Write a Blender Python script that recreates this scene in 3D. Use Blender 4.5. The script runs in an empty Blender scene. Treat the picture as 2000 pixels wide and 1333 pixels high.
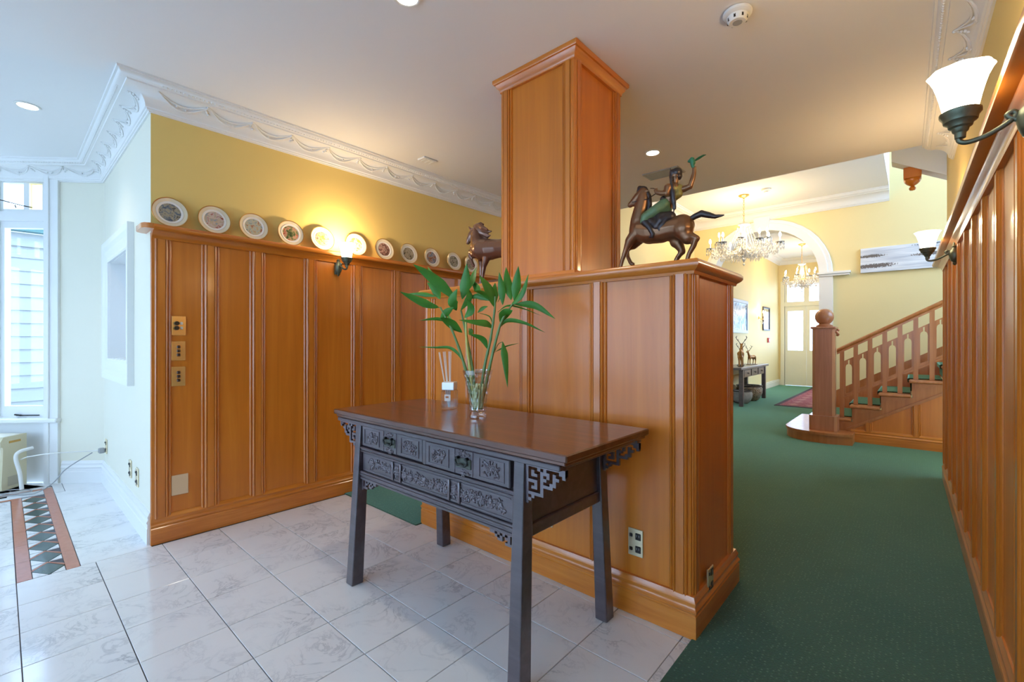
import bpy, bmesh, math, random
from mathutils import Vector, Matrix, Euler
PI = math.pi
RND = random.Random(7)
scene = bpy.context.scene
C = scene.collection

# ------------------------------------------------------------------ camera
F_PX = 886.0
YAW = math.radians(41.54)
CAM_H = 1.2
cam_d = bpy.data.cameras.new('camera')
cam_d.sensor_width = 36.0
cam_d.lens = F_PX / 2000.0 * 36.0
cam_d.clip_start = 0.02
cam = bpy.data.objects.new('camera', cam_d)
cam.location = (0, 0, CAM_H)
cam.rotation_euler = (PI / 2, 0, YAW)
C.objects.link(cam)
scene.camera = cam

# ------------------------------------------------------------------ world, exposure
world = bpy.data.worlds.new('sky')
scene.world = world
world.use_nodes = True
_bg = world.node_tree.nodes['Background']
_bg.inputs[0].default_value = (0.50, 0.71, 1.0, 1)
_bg.inputs[1].default_value = 7.7
vs = scene.view_settings
vs.view_transform = 'Standard'
vs.look = 'None'
vs.exposure = 0.2
vs.gamma = 1.0
vs.use_curve_mapping = False
cy = scene.cycles
cy.caustics_reflective = False
cy.caustics_refractive = False
cy.sample_clamp_indirect = 6.0
cy.max_bounces = 7
cy.diffuse_bounces = 4
cy.glossy_bounces = 3
cy.transmission_bounces = 6
cy.transparent_max_bounces = 12
cy.use_adaptive_sampling = True
cy.adaptive_threshold = 0.06
cy.adaptive_min_samples = 16
cy.use_denoising = True
cy.use_light_tree = False

CEIL = 2.69        # entrance ceiling
HCEIL = 3.40       # stair hall ceiling
DADO = 1.88
WARM = (1.0, 0.72, 0.40)


def portal(name, loc, normal, w, h):
    """sky portal filling a window or door opening"""
    l = bpy.data.lights.new(name, 'AREA')
    l.shape = 'RECTANGLE'
    l.size = w
    l.size_y = h
    l.cycles.is_portal = True
    o = bpy.data.objects.new(name, l)
    n = Vector(normal).normalized()
    o.rotation_euler = n.to_track_quat('-Z', 'Y').to_euler()
    o.location = Vector(loc) - n * 0.02
    C.objects.link(o)
    return o


# ------------------------------------------------------------------ measuring helper
_s, _c = math.sin(YAW), math.cos(YAW)


def at_y(u, v, y):
    """world point on the plane Y=y behind photo pixel (used to read sizes)"""
    t = (u - 1000) / F_PX
    d = y / (_c + t * _s)
    return Vector((d * (-_s + t * _c), y, CAM_H + (666 - v) * d / F_PX))


def at_d(u, v, d):
    t = (u - 1000) / F_PX
    return Vector((d * (-_s + t * _c), d * (_c + t * _s), CAM_H + (666 - v) * d / F_PX))


# ------------------------------------------------------------------ mesh builder
class MB:
    def __init__(self, M=None):
        self.v = []
        self.f = []
        self.M = M

    def add(self, vs_, fs):
        b = len(self.v)
        if self.M is not None:
            vs_ = [tuple(self.M @ Vector(p)) for p in vs_]
        self.v += [tuple(p) for p in vs_]
        self.f += [tuple(b + i for i in f) for f in fs]
        return self

    def box(self, x0, x1, y0, y1, z0, z1):
        return self.add([(x0, y0, z0), (x1, y0, z0), (x1, y1, z0), (x0, y1, z0),
                         (x0, y0, z1), (x1, y0, z1), (x1, y1, z1), (x0, y1, z1)],
                        [(0, 3, 2, 1), (4, 5, 6, 7), (0, 1, 5, 4), (1, 2, 6, 5), (2, 3, 7, 6), (3, 0, 4, 7)])

    def cbox(self, x0, x1, y0, y1, z0, z1, b=0.004):
        """box with all edges chamfered"""
        vs_, fs = [], []
        X, Y, Z = (x0, x1), (y0, y1), (z0, z1)
        idx = {}
        for i in (0, 1):
            for j in (0, 1):
                for k in (0, 1):
                    sx, sy, sz = (b if i == 0 else -b), (b if j == 0 else -b), (b if k == 0 else -b)
                    for a in range(3):
                        p = [X[i] + sx, Y[j] + sy, Z[k] + sz]
                        p[a] = (X[i], Y[j], Z[k])[a]
                        idx[(i, j, k, a)] = len(vs_)
                        vs_.append(tuple(p))
        for i in (0, 1):
            fs.append([idx[(i, j, k, 0)] for j, k in ((0, 0), (1, 0), (1, 1), (0, 1))])
            fs.append([idx[(j, i, k, 1)] for j, k in ((0, 0), (1, 0), (1, 1), (0, 1))])
            fs.append([idx[(j, k, i, 2)] for j, k in ((0, 0), (1, 0), (1, 1), (0, 1))])
        for i in (0, 1):
            for j in (0, 1):
                fs.append([idx[(i, j, 0, 0)], idx[(i, j, 1, 0)], idx[(i, j, 1, 1)], idx[(i, j, 0, 1)]])
                fs.append([idx[(i, 0, j, 0)], idx[(i, 1, j, 0)], idx[(i, 1, j, 2)], idx[(i, 0, j, 2)]])
                fs.append([idx[(0, i, j, 1)], idx[(1, i, j, 1)], idx[(1, i, j, 2)], idx[(0, i, j, 2)]])
                for k in (0, 1):
                    pass
        for i in (0, 1):
            for j in (0, 1):
                for k in (0, 1):
                    fs.append([idx[(i, j, k, a)] for a in range(3)])
        return self.add(vs_, fs)

    def prism(self, poly, vec):
        n = len(poly)
        v = Vector(vec)
        vs_ = [tuple(p) for p in poly] + [tuple(Vector(p) + v) for p in poly]
        fs = [tuple(range(n))[::-1], tuple(range(n, 2 * n))]
        fs += [(i, (i + 1) % n, n + (i + 1) % n, n + i) for i in range(n)]
        return self.add(vs_, fs)

    def lathe(self, prof, c=(0, 0, 0), n=24, fn=None, axis='z', caps=True):
        """profile [(r,z)], optional radius modulation fn(i,j)"""
        vs_, fs = [], []
        m = len(prof)
        for j, (r, z) in enumerate(prof):
            for i in range(n):
                a = 2 * PI * i / n
                q = r * (fn(i, j) if fn else 1)
                p = (q * math.cos(a), q * math.sin(a), z)
                if axis == 'x':
                    p = (p[2], p[0], p[1])
                elif axis == 'y':
                    p = (p[0], p[2], p[1])
                vs_.append((c[0] + p[0], c[1] + p[1], c[2] + p[2]))
        for j in range(m - 1):
            for i in range(n):
                a, b = j * n + i, j * n + (i + 1) % n
                fs.append((a, b, b + n, a + n))
        if caps and prof[0][0] > 1e-6:
            fs.append(tuple(range(n))[::-1])
        if caps and prof[-1][0] > 1e-6:
            fs.append(tuple(range((m - 1) * n, m * n)))
        return self.add(vs_, fs)

    def tube(self, pts, r, n=8, flat=1.0):
        """tube through pts; r is a number or a list of radii"""
        pts = [Vector(p) for p in pts]
        m = len(pts)
        rr = r if isinstance(r, (list, tuple)) else [r] * m
        vs_, fs = [], []
        up = Vector((0, 0, 1))
        d0 = (pts[1] - pts[0]).normalized()
        if abs(d0.dot(up)) > 0.95:
            up = Vector((0, 1, 0))
        sd = d0.cross(up).normalized()
        for k in range(m):
            d = (pts[min(k + 1, m - 1)] - pts[max(k - 1, 0)])
            if d.length < 1e-9:
                d = d0
            d.normalize()
            sd = (sd - d * sd.dot(d))
            if sd.length < 1e-6:
                sd = d.orthogonal()
            sd.normalize()
            w = d.cross(sd)
            for i in range(n):
                a = 2 * PI * i / n
                vs_.append(tuple(pts[k] + sd * (rr[k] * math.cos(a)) + w * (rr[k] * flat * math.sin(a))))
        for k in range(m - 1):
            for i in range(n):
                a, b = k * n + i, k * n + (i + 1) % n
                fs.append((a, b, b + n, a + n))
        fs.append(tuple(range(n))[::-1])
        fs.append(tuple(range((m - 1) * n, m * n)))
        return self.add(vs_, fs)

    def ell(self, c, r, n=10, m=6, rot=None):
        """ellipsoid"""
        if not isinstance(r, (list, tuple)):
            r = (r, r, r)
        Rm = rot if rot is not None else Matrix.Identity(3)
        c = Vector(c)
        vs_ = [tuple(c + Rm @ Vector((0, 0, -r[2])))]
        for j in range(1, m):
            ph = -PI / 2 + PI * j / m
            for i in range(n):
                a = 2 * PI * i / n
                vs_.append(tuple(c + Rm @ Vector((r[0] * math.cos(ph) * math.cos(a), r[1] * math.cos(ph) * math.sin(a), r[2] * math.sin(ph)))))
        vs_.append(tuple(c + Rm @ Vector((0, 0, r[2]))))
        fs = []
        for i in range(n):
            fs.append((0, 1 + (i + 1) % n, 1 + i))
        for j in range(m - 2):
            for i in range(n):
                a, b = 1 + j * n + i, 1 + j * n + (i + 1) % n
                fs.append((a, b, b + n, a + n))
        t = len(vs_) - 1
        k = 1 + (m - 2) * n
        for i in range(n):
            fs.append((t, k + i, k + (i + 1) % n))
        return self.add(vs_, fs)

    def sweep(self, path, prof, closed=False):
        """sweep profile [(out, z)] along a plan path with mitred corners; 'out' is to the left of the path"""
        n = len(path)
        P = [Vector((p[0], p[1])) for p in path]
        ms = []
        for i in range(n):
            if closed:
                a, b = P[i] - P[i - 1], P[(i + 1) % n] - P[i]
            else:
                a = P[i] - P[i - 1] if i > 0 else P[1] - P[0]
                b = P[i + 1] - P[i] if i < n - 1 else P[-1] - P[-2]
            a.normalize()
            b.normalize()
            na, nb = Vector((-a.y, a.x)), Vector((-b.y, b.x))
            mm = (na + nb)
            mm = mm / (mm.length_squared / 2) if mm.length > 1e-6 else na
            ms.append(mm)
        k = len(prof)
        vs_ = []
        for i in range(n):
            for (o, z) in prof:
                q = P[i] + ms[i] * o
                vs_.append((q.x, q.y, z))
        fs = []
        for i in range(n if closed else n - 1):
            i2 = (i + 1) % n
            for j in range(k):
                j2 = (j + 1) % k
                fs.append((i * k + j, i * k + j2, i2 * k + j2, i2 * k + j))
        if not closed:
            fs.append(tuple(range(k)))
            fs.append(tuple(range((n - 1) * k, n * k))[::-1])
        return self.add(vs_, fs)

    def mesh(self, name, smooth=None):
        me = bpy.data.meshes.new(name)
        me.from_pydata(self.v, [], self.f)
        bm = bmesh.new()
        bm.from_mesh(me)
        bmesh.ops.recalc_face_normals(bm, faces=bm.faces)
        bm.to_mesh(me)
        bm.free()
        if smooth is not None:
            for p in me.polygons:
                p.use_smooth = True
            me.set_sharp_from_angle(angle=math.radians(smooth))
        return me

    def build(self, name, mat, parent=None, smooth=None):
        me = self.mesh(name, smooth)
        me.materials.append(mat)
        return link(name, me, parent)


def link(name, me, parent=None, loc=None, rot=None):
    o = bpy.data.objects.new(name, me)
    if parent is not None:
        o.parent = parent
    if loc is not None:
        o.location = loc
    if rot is not None:
        o.rotation_euler = rot
    C.objects.link(o)
    return o


def tag(o, label=None, cat=None, group=None, kind=None):
    if label:
        o['label'] = label
    if cat:
        o['category'] = cat
    if group:
        o['group'] = group
    if kind:
        o['kind'] = kind
    return o


def thing(name, label, cat, loc=(0, 0, 0), rz=0, group=None):
    o = bpy.data.objects.new(name, None)
    o.empty_display_size = 0.05
    o.location = loc
    o.rotation_euler = (0, 0, rz)
    C.objects.link(o)
    return tag(o, label, cat, group)


def struct(o, label=None):
    return tag(o, label, kind='structure')


def bez(p, n=12):
    """points on a Catmull-Rom curve through p"""
    P = [Vector(q) for q in p]
    P = [P[0] * 2 - P[1]] + P + [P[-1] * 2 - P[-2]]
    out = []
    for i in range(1, len(P) - 2):
        for k in range(n):
            t = k / n
            a, b, c, d = P[i - 1], P[i], P[i + 1], P[i + 2]
            out.append(0.5 * ((2 * b) + (c - a) * t + (2 * a - 5 * b + 4 * c - d) * t * t + (3 * b - a - 3 * c + d) * t ** 3))
    out.append(P[-2])
    return out


def blob(name, prims, mat, parent=None, voxel=0.006, smooth=4):
    """one continuous body: overlapping tapered limbs fused by a voxel remesh and smoothed"""
    mb = MB()
    for p in prims:
        if p[0] == 'cap':
            pts, rr = p[1], p[2]
            q = [Vector(x) for x in pts]
            mb.tube(q, rr, n=12)
            for a, r in zip(q, rr):
                mb.ell(a, r, n=12, m=8)
        else:
            mb.ell(p[1], p[2], n=14, m=10, rot=p[3] if len(p) > 3 else None)
    me = mb.mesh(name)
    tmp = bpy.data.objects.new('tmp', me)
    C.objects.link(tmp)
    md = tmp.modifiers.new('r', 'REMESH')
    md.mode = 'VOXEL'
    md.voxel_size = voxel
    sm = tmp.modifiers.new('s', 'SMOOTH')
    sm.iterations = smooth
    sm.factor = 0.5
    dg = bpy.context.evaluated_depsgraph_get()
    me2 = bpy.data.meshes.new_from_object(tmp.evaluated_get(dg))
    bpy.data.objects.remove(tmp)
    me2.name = name
    me2.materials.clear()
    me2.materials.append(mat)
    for p in me2.polygons:
        p.use_smooth = True
    return link(name, me2, parent)


# ------------------------------------------------------------------ materials
def mat_new(name):
    m = bpy.data.materials.new(name)
    m.use_nodes = True
    nt = m.node_tree
    return m, nt, nt.nodes['Principled BSDF']


def plain(name, col, rough=0.5, metal=0.0, spec=0.5, coat=0.0, emit=None, estr=0.0, bump=0.0, bscale=200, var=0.0, vscale=8):
    m, nt, b = mat_new(name)
    b.inputs['Base Color'].default_value = (*col, 1)
    b.inputs['Roughness'].default_value = rough
    b.inputs['Metallic'].default_value = metal
    b.inputs['Specular IOR Level'].default_value = spec
    b.inputs['Coat Weight'].default_value = coat
    b.inputs['Coat Roughness'].default_value = 0.15
    if emit:
        b.inputs['Emission Color'].default_value = (*emit, 1)
        b.inputs['Emission Strength'].default_value = estr
    tc = nt.nodes.new('ShaderNodeTexCoord')
    no = nt.nodes.new('ShaderNodeTexNoise')
    nt.links.new(tc.outputs['Object'], no.inputs['Vector'])
    no.inputs['Scale'].default_value = vscale
    no.inputs['Detail'].default_value = 6
    if var > 0:
        mx = nt.nodes.new('ShaderNodeMix')
        mx.data_type = 'RGBA'
        mx.inputs['A'].default_value = (*[c * (1 - var) for c in col], 1)
        mx.inputs['B'].default_value = (*[min(1, c * (1 + var)) for c in col], 1)
        nt.links.new(no.outputs['Fac'], mx.inputs['Factor'])
        nt.links.new(mx.outputs['Result'], b.inputs['Base Color'])
    if bump > 0:
        n2 = nt.nodes.new('ShaderNodeTexNoise')
        n2.inputs['Scale'].default_value = bscale
        n2.inputs['Detail'].default_value = 3
        nt.links.new(tc.outputs['Object'], n2.inputs['Vector'])
        bp = nt.nodes.new('ShaderNodeBump')
        bp.inputs['Strength'].default_value = bump
        bp.inputs['Distance'].default_value = 0.002
        nt.links.new(n2.outputs['Fac'], bp.inputs['Height'])
        nt.links.new(bp.outputs['Normal'], b.inputs['Normal'])
    return m


def wood(name, dark, mid, light, rough=0.32, coat=0.35, scale=(16, 16, 0.8), contrast=1.0, coatr=0.12):
    m, nt, b = mat_new(name)
    L = nt.links.new
    tc = nt.nodes.new('ShaderNodeTexCoord')
    oi = nt.nodes.new('ShaderNodeObjectInfo')
    mp = nt.nodes.new('ShaderNodeMapping')
    mp.inputs['Scale'].default_value = scale
    vm = nt.nodes.new('ShaderNodeVectorMath')
    vm.operation = 'SCALE'
    vm.inputs[0].default_value = (13.1, 7.7, 5.3)
    L(oi.outputs['Random'], vm.inputs['Scale'])
    L(vm.outputs[0], mp.inputs['Location'])
    L(tc.outputs['Object'], mp.inputs['Vector'])
    n1 = nt.nodes.new('ShaderNodeTexNoise')
    n1.inputs['Scale'].default_value = 1.0
    n1.inputs['Detail'].default_value = 5
    n1.inputs['Roughness'].default_value = 0.62
    n1.inputs['Distortion'].default_value = 0.6
    L(mp.outputs[0], n1.inputs['Vector'])
    n2 = nt.nodes.new('ShaderNodeTexNoise')
    n2.inputs['Scale'].default_value = 1.6
    L(tc.outputs['Object'], n2.inputs['Vector'])
    ad = nt.nodes.new('ShaderNodeMath')
    ad.operation = 'MULTIPLY_ADD'
    ad.inputs[1].default_value = 0.25
    L(n2.outputs['Fac'], ad.inputs[0])
    L(n1.outputs['Fac'], ad.inputs[2])
    cr = nt.nodes.new('ShaderNodeValToRGB')
    e = cr.color_ramp.elements
    e[0].position = 0.62 - 0.27 * contrast
    e[0].color = (*dark, 1)
    e[1].position = 0.62 + 0.22 * contrast
    e[1].color = (*light, 1)
    k = e.new(0.61)
    k.color = (*mid, 1)
    L(ad.outputs[0], cr.inputs['Fac'])
    L(cr.outputs['Color'], b.inputs['Base Color'])
    b.inputs['Roughness'].default_value = rough
    b.inputs['Coat Weight'].default_value = coat
    b.inputs['Coat Roughness'].default_value = coatr
    return m


def marble_mat(name, base=(0.80, 0.80, 0.80), vein=(0.27, 0.29, 0.33), rough=0.12):
    m, nt, b = mat_new(name)
    L = nt.links.new
    tc = nt.nodes.new('ShaderNodeTexCoord')
    oi = nt.nodes.new('ShaderNodeObjectInfo')
    vm = nt.nodes.new('ShaderNodeVectorMath')
    vm.operation = 'SCALE'
    vm.inputs[0].default_value = (31.1, 17.7, 9.3)
    L(oi.outputs['Random'], vm.inputs['Scale'])
    va = nt.nodes.new('ShaderNodeVectorMath')
    va.operation = 'ADD'
    L(tc.outputs['Object'], va.inputs[0])
    L(vm.outputs[0], va.inputs[1])
    n0 = nt.nodes.new('ShaderNodeTexNoise')
    n0.inputs['Scale'].default_value = 5
    n0.inputs['Detail'].default_value = 9
    n0.inputs['Roughness'].default_value = 0.65
    n0.inputs['Distortion'].default_value = 1.6
    L(va.outputs[0], n0.inputs['Vector'])
    # thin veins where the noise crosses 0.5
    s1 = nt.nodes.new('ShaderNodeMath')
    s1.operation = 'SUBTRACT'
    s1.inputs[1].default_value = 0.5
    L(n0.outputs['Fac'], s1.inputs[0])
    ab = nt.nodes.new('ShaderNodeMath')
    ab.operation = 'ABSOLUTE'
    L(s1.outputs[0], ab.inputs[0])
    cr = nt.nodes.new('ShaderNodeValToRGB')
    e = cr.color_ramp.elements
    e[0].position = 0.0
    e[0].color = (1, 1, 1, 1)
    e[1].position = 0.035
    e[1].color = (0, 0, 0, 1)
    L(ab.outputs[0], cr.inputs['Fac'])
    n1 = nt.nodes.new('ShaderNodeTexNoise')
    n1.inputs['Scale'].default_value = 3.0
    n1.inputs['Detail'].default_value = 5
    L(va.outputs[0], n1.inputs['Vector'])
    cr2 = nt.nodes.new('ShaderNodeValToRGB')
    cr2.color_ramp.elements[0].position = 0.42
    cr2.color_ramp.elements[1].position = 0.72
    L(n1.outputs['Fac'], cr2.inputs['Fac'])
    mu = nt.nodes.new('ShaderNodeMath')
    mu.operation = 'MULTIPLY'
    L(cr.outputs['Color'], mu.inputs[0])
    L(cr2.outputs['Color'], mu.inputs[1])
    mu2 = nt.nodes.new('ShaderNodeMath')
    mu2.operation = 'MULTIPLY_ADD'
    mu2.inputs[1].default_value = 0.14
    L(cr2.outputs['Color'], mu2.inputs[0])
    sc = nt.nodes.new('ShaderNodeMath')
    sc.operation = 'MULTIPLY'
    sc.inputs[1].default_value = 0.62
    L(mu.outputs[0], sc.inputs[0])
    L(sc.outputs[0], mu2.inputs[2])
    mx = nt.nodes.new('ShaderNodeMix')
    mx.data_type = 'RGBA'
    mx.inputs['A'].default_value = (*base, 1)
    mx.inputs['B'].default_value = (*vein, 1)
    L(mu2.outputs[0], mx.inputs['Factor'])
    L(mx.outputs['Result'], b.inputs['Base Color'])
    b.inputs['Roughness'].default_value = rough
    return m


def carpet_mat():
    m, nt, b = mat_new('green_carpet')
    L = nt.links.new
    tc = nt.nodes.new('ShaderNodeTexCoord')
    n0 = nt.nodes.new('ShaderNodeTexNoise')
    n0.inputs['Scale'].default_value = 160
    n0.inputs['Detail'].default_value = 2
    L(tc.outputs['Object'], n0.inputs['Vector'])
    n1 = nt.nodes.new('ShaderNodeTexNoise')
    n1.inputs['Scale'].default_value = 2.2
    n1.inputs['Detail'].default_value = 4
    L(tc.outputs['Object'], n1.inputs['Vector'])
    vo = nt.nodes.new('ShaderNodeTexVoronoi')
    vo.inputs['Scale'].default_value = 60
    vo.inputs['Randomness'].default_value = 0.35
    L(tc.outputs['Object'], vo.inputs['Vector'])
    cr = nt.nodes.new('ShaderNodeValToRGB')
    cr.color_ramp.elements[0].position = 0.12
    cr.color_ramp.elements[0].color = (1, 1, 1, 1)
    cr.color_ramp.elements[1].position = 0.3
    cr.color_ramp.elements[1].color = (0, 0, 0, 1)
    L(vo.outputs['Distance'], cr.inputs['Fac'])
    mx = nt.nodes.new('ShaderNodeMix')
    mx.data_type = 'RGBA'
    mx.inputs['A'].default_value = (0.036, 0.052, 0.029, 1)
    mx.inputs['B'].default_value = (0.070, 0.096, 0.053, 1)
    L(n1.outputs['Fac'], mx.inputs['Factor'])
    mx2 = nt.nodes.new('ShaderNodeMix')
    mx2.data_type = 'RGBA'
    mx2.blend_type = 'MULTIPLY'
    mx2.inputs['Factor'].default_value = 0.6
    L(mx.outputs['Result'], mx2.inputs['A'])
    L(n0.outputs['Color'], mx2.inputs['B'])
    mx3 = nt.nodes.new('ShaderNodeMix')
    mx3.data_type = 'RGBA'
    mx3.inputs['B'].default_value = (0.14, 0.20, 0.12, 1)
    sc = nt.nodes.new('ShaderNodeMath')
    sc.operation = 'MULTIPLY'
    sc.inputs[1].default_value = 0.8
    L(cr.outputs['Color'], sc.inputs[0])
    L(sc.outputs[0], mx3.inputs['Factor'])
    L(mx2.outputs['Result'], mx3.inputs['A'])
    L(mx3.outputs['Result'], b.inputs['Base Color'])
    b.inputs['Roughness'].default_value = 0.95
    b.inputs['Specular IOR Level'].default_value = 0.15
    b.inputs['Sheen Weight'].default_value = 0.8
    b.inputs['Sheen Roughness'].default_value = 0.45
    b.inputs['Sheen Tint'].default_value = (0.35, 0.8, 0.6, 1)
    bp = nt.nodes.new('ShaderNodeBump')
    bp.inputs['Strength'].default_value = 0.35
    bp.inputs['Distance'].default_value = 0.004
    L(n0.outputs['Fac'], bp.inputs['Height'])
    L(bp.outputs['Normal'], b.inputs['Normal'])
    return m


def thin_glass(name, tint=(0.96, 0.98, 1.0), gl=0.04, rough=0.02, edge=0.10):
    m = bpy.data.materials.new(name)
    m.use_nodes = True
    nt = m.node_tree
    nt.nodes.clear()
    L = nt.links.new
    out = nt.nodes.new('ShaderNodeOutputMaterial')
    tr = nt.nodes.new('ShaderNodeBsdfTransparent')
    tr.inputs[0].default_value = (*tint, 1)
    gs = nt.nodes.new('ShaderNodeBsdfGlossy')
    gs.inputs['Roughness'].default_value = rough
    lw = nt.nodes.new('ShaderNodeLayerWeight')
    lw.inputs['Blend'].default_value = 0.35
    mul = nt.nodes.new('ShaderNodeMath')
    mul.operation = 'MULTIPLY_ADD'
    mul.inputs[1].default_value = edge
    mul.inputs[2].default_value = gl * 0.5
    L(lw.outputs['Facing'], mul.inputs[0])
    mx = nt.nodes.new('ShaderNodeMixShader')
    L(mul.outputs[0], mx.inputs[0])
    L(tr.outputs[0], mx.inputs[1])
    L(gs.outputs[0], mx.inputs[2])
    L(mx.outputs[0], out.inputs[0])
    return m


def crystal_mat(name, k=0.5, tint=(1, 1, 1), glow=0.0):
    """cut glass: part refracting glass, part clear, so that it stays bright"""
    m = bpy.data.materials.new(name)
    m.use_nodes = True
    nt = m.node_tree
    nt.nodes.clear()
    L = nt.links.new
    out = nt.nodes.new('ShaderNodeOutputMaterial')
    tr = nt.nodes.new('ShaderNodeBsdfTransparent')
    tr.inputs[0].default_value = (*[0.97 * t for t in tint], 1)
    gl = nt.nodes.new('ShaderNodeBsdfGlass')
    gl.inputs['IOR'].default_value = 1.5
    gl.inputs['Roughness'].default_value = 0.02
    gl.inputs['Color'].default_value = (*tint, 1)
    mx = nt.nodes.new('ShaderNodeMixShader')
    mx.inputs[0].default_value = k
    L(tr.outputs[0], mx.inputs[1])
    L(gl.outputs[0], mx.inputs[2])
    L(mx.outputs[0], out.inputs[0])
    return m


def painted(name, cols, scale=40, seed=0.0, rough=0.25):
    """small printed scene: patches of colour"""
    m, nt, b = mat_new(name)
    L = nt.links.new
    tc = nt.nodes.new('ShaderNodeTexCoord')
    mp = nt.nodes.new('ShaderNodeMapping')
    mp.inputs['Location'].default_value = (seed * 1.7, seed * 2.3, seed)
    L(tc.outputs['Object'], mp.inputs['Vector'])
    n0 = nt.nodes.new('ShaderNodeTexNoise')
    n0.inputs['Scale'].default_value = scale
    n0.inputs['Detail'].default_value = 4
    n0.inputs['Distortion'].default_value = 1.2
    L(mp.outputs[0], n0.inputs['Vector'])
    cr = nt.nodes.new('ShaderNodeValToRGB')
    e = cr.color_ramp.elements
    n = len(cols)
    e[0].position = 0.33
    e[0].color = (*cols[0], 1)
    e[1].position = 0.67
    e[1].color = (*cols[-1], 1)
    for i in range(1, n - 1):
        k = e.new(0.33 + 0.34 * i / (n - 1))
        k.color = (*cols[i], 1)
    L(n0.outputs['Fac'], cr.inputs['Fac'])
    L(cr.outputs['Color'], b.inputs['Base Color'])
    b.inputs['Roughness'].default_value = rough
    return m


M_WOOD = wood('rimu_panel_wood', (0.46, 0.120, 0.007), (0.60, 0.175, 0.012), (0.70, 0.235, 0.022), rough=0.36, coat=0.3, coatr=0.2, contrast=1.5)
M_TRIM = wood('rimu_moulding_wood', (0.44, 0.116, 0.009), (0.58, 0.174, 0.017), (0.68, 0.235, 0.034), rough=0.28, coat=0.5)
M_TRIMH = wood('rimu_rail_wood', (0.44, 0.116, 0.009), (0.58, 0.174, 0.017), (0.68, 0.235, 0.034), rough=0.28, coat=0.5, scale=(2.0, 2.0, 30))
M_STAIR = wood('stair_wood', (0.34, 0.105, 0.022), (0.44, 0.150, 0.036), (0.52, 0.20, 0.06), rough=0.36, coat=0.2)
M_NEWEL = wood('newel_wood', (0.32, 0.115, 0.045), (0.42, 0.16, 0.068), (0.50, 0.21, 0.10), rough=0.35, coat=0.4, scale=(22, 22, 1.2))
M_YELLOW = plain('pale_yellow_paint', (0.82, 0.60, 0.20), rough=0.55, spec=0.3, var=0.02, vscale=2)
M_YELLOW_DAYLIT = plain('daylit_yellow_paint', (0.82, 0.67, 0.34), rough=0.55, spec=0.3, var=0.02, vscale=2)  # same yellow wall paint with the stair hall's daylight put into the colour
M_CREAM_DAYLIT = plain('cream_and_daylit_wall_paint', (0.80, 0.77, 0.63), rough=0.55, spec=0.3, var=0.02, vscale=2)  # bay, return walls: yellow paint with daylight mixed in; true cream on doors
M_WHITE = plain('white_gloss_paint', (0.82, 0.82, 0.80), rough=0.3, spec=0.4)
M_PLASTER = plain('white_plaster', (0.82, 0.81, 0.78), rough=0.6, spec=0.3, bump=0.05, bscale=120)
M_CEIL = plain('ceiling_white', (0.84, 0.83, 0.81), rough=0.8, spec=0.2)
M_MARBLE = marble_mat('carrara_marble')
M_GROUT = plain('dark_grout', (0.10, 0.10, 0.11), rough=0.8)
M_PINK = plain('rose_marble', (0.50, 0.19, 0.12), rough=0.15, var=0.15, vscale=30)
M_GREENST = plain('green_stone', (0.045, 0.085, 0.075), rough=0.12, var=0.25, vscale=30)
M_CARPET = carpet_mat()
M_TABLE = wood('dark_lacquered_elm', (0.030, 0.019, 0.022), (0.056, 0.038, 0.046), (0.095, 0.066, 0.078), rough=0.36, coat=1.0, scale=(1.2, 22, 22), coatr=0.34)
M_TABLETOP = wood('table_top_lacquer', (0.060, 0.019, 0.009), (0.10, 0.032, 0.014), (0.16, 0.052, 0.023), rough=0.3, coat=0.8, scale=(1.2, 24, 24), coatr=0.13)
M_CARVE = plain('carved_highlight_wood', (0.105, 0.078, 0.090), rough=0.36, coat=1.0, var=0.35, vscale=60)
M_IRON = plain('dark_iron', (0.03, 0.032, 0.03), rough=0.4, metal=0.7)
M_BRASS = plain('polished_brass', (0.90, 0.58, 0.20), rough=0.25, metal=0.75)
M_BRASSW = plain('pale_brass_plate', (0.90, 0.78, 0.52), rough=0.25, metal=0.6)
M_BLACKP = plain('black_plastic', (0.02, 0.018, 0.016), rough=0.3)
M_BROWNP = plain('brown_plastic', (0.06, 0.025, 0.012), rough=0.3)
M_WHITEP = plain('white_plastic', (0.80, 0.79, 0.74), rough=0.35)
M_CREAMP = plain('cream_plastic', (0.72, 0.66, 0.52), rough=0.4)
M_BEIGE = plain('beige_cover', (0.70, 0.48, 0.28), rough=0.4)
M_GREYP = plain('grey_plastic', (0.33, 0.34, 0.34), rough=0.4)
M_VERDI = plain('verdigris_bronze', (0.13, 0.15, 0.10), rough=0.45, metal=0.6, var=0.4, vscale=50)
M_SHADE = plain('lit_opal_glass', (0.95, 0.93, 0.88), rough=0.3, emit=(1.0, 0.86, 0.62), estr=14.0)
M_BULB = plain('lit_candle_bulb', (1, 0.95, 0.85), rough=0.2, emit=(1.0, 0.86, 0.62), estr=22.0)
M_DOWN = plain('lit_downlight', (1, 1, 1), rough=0.2, emit=(1.0, 0.92, 0.78), estr=18.0)
M_GLASS = thin_glass('window_glass')
M_GLASSY = thin_glass('amber_leaded_glass', (0.98, 0.86, 0.58))
M_GLASSB = thin_glass('blue_leaded_glass', (0.72, 0.88, 0.98))
M_BOTTLE = crystal_mat('bottle_glass', 0.35, (0.96, 0.97, 1.0))
M_CRYSTAL = thin_glass('cut_crystal', (0.97, 0.98, 0.98), 0.34, 0.04, 0.55)
M_DROPS = plain('chandelier_crystal', (0.92, 0.92, 0.90), rough=0.06, spec=1.0)
M_DROPS.node_tree.nodes['Principled BSDF'].inputs['Transmission Weight'].default_value = 0.55
M_PORC = plain('ivory_porcelain', (0.80, 0.70, 0.50), rough=0.18, coat=0.4)
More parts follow.
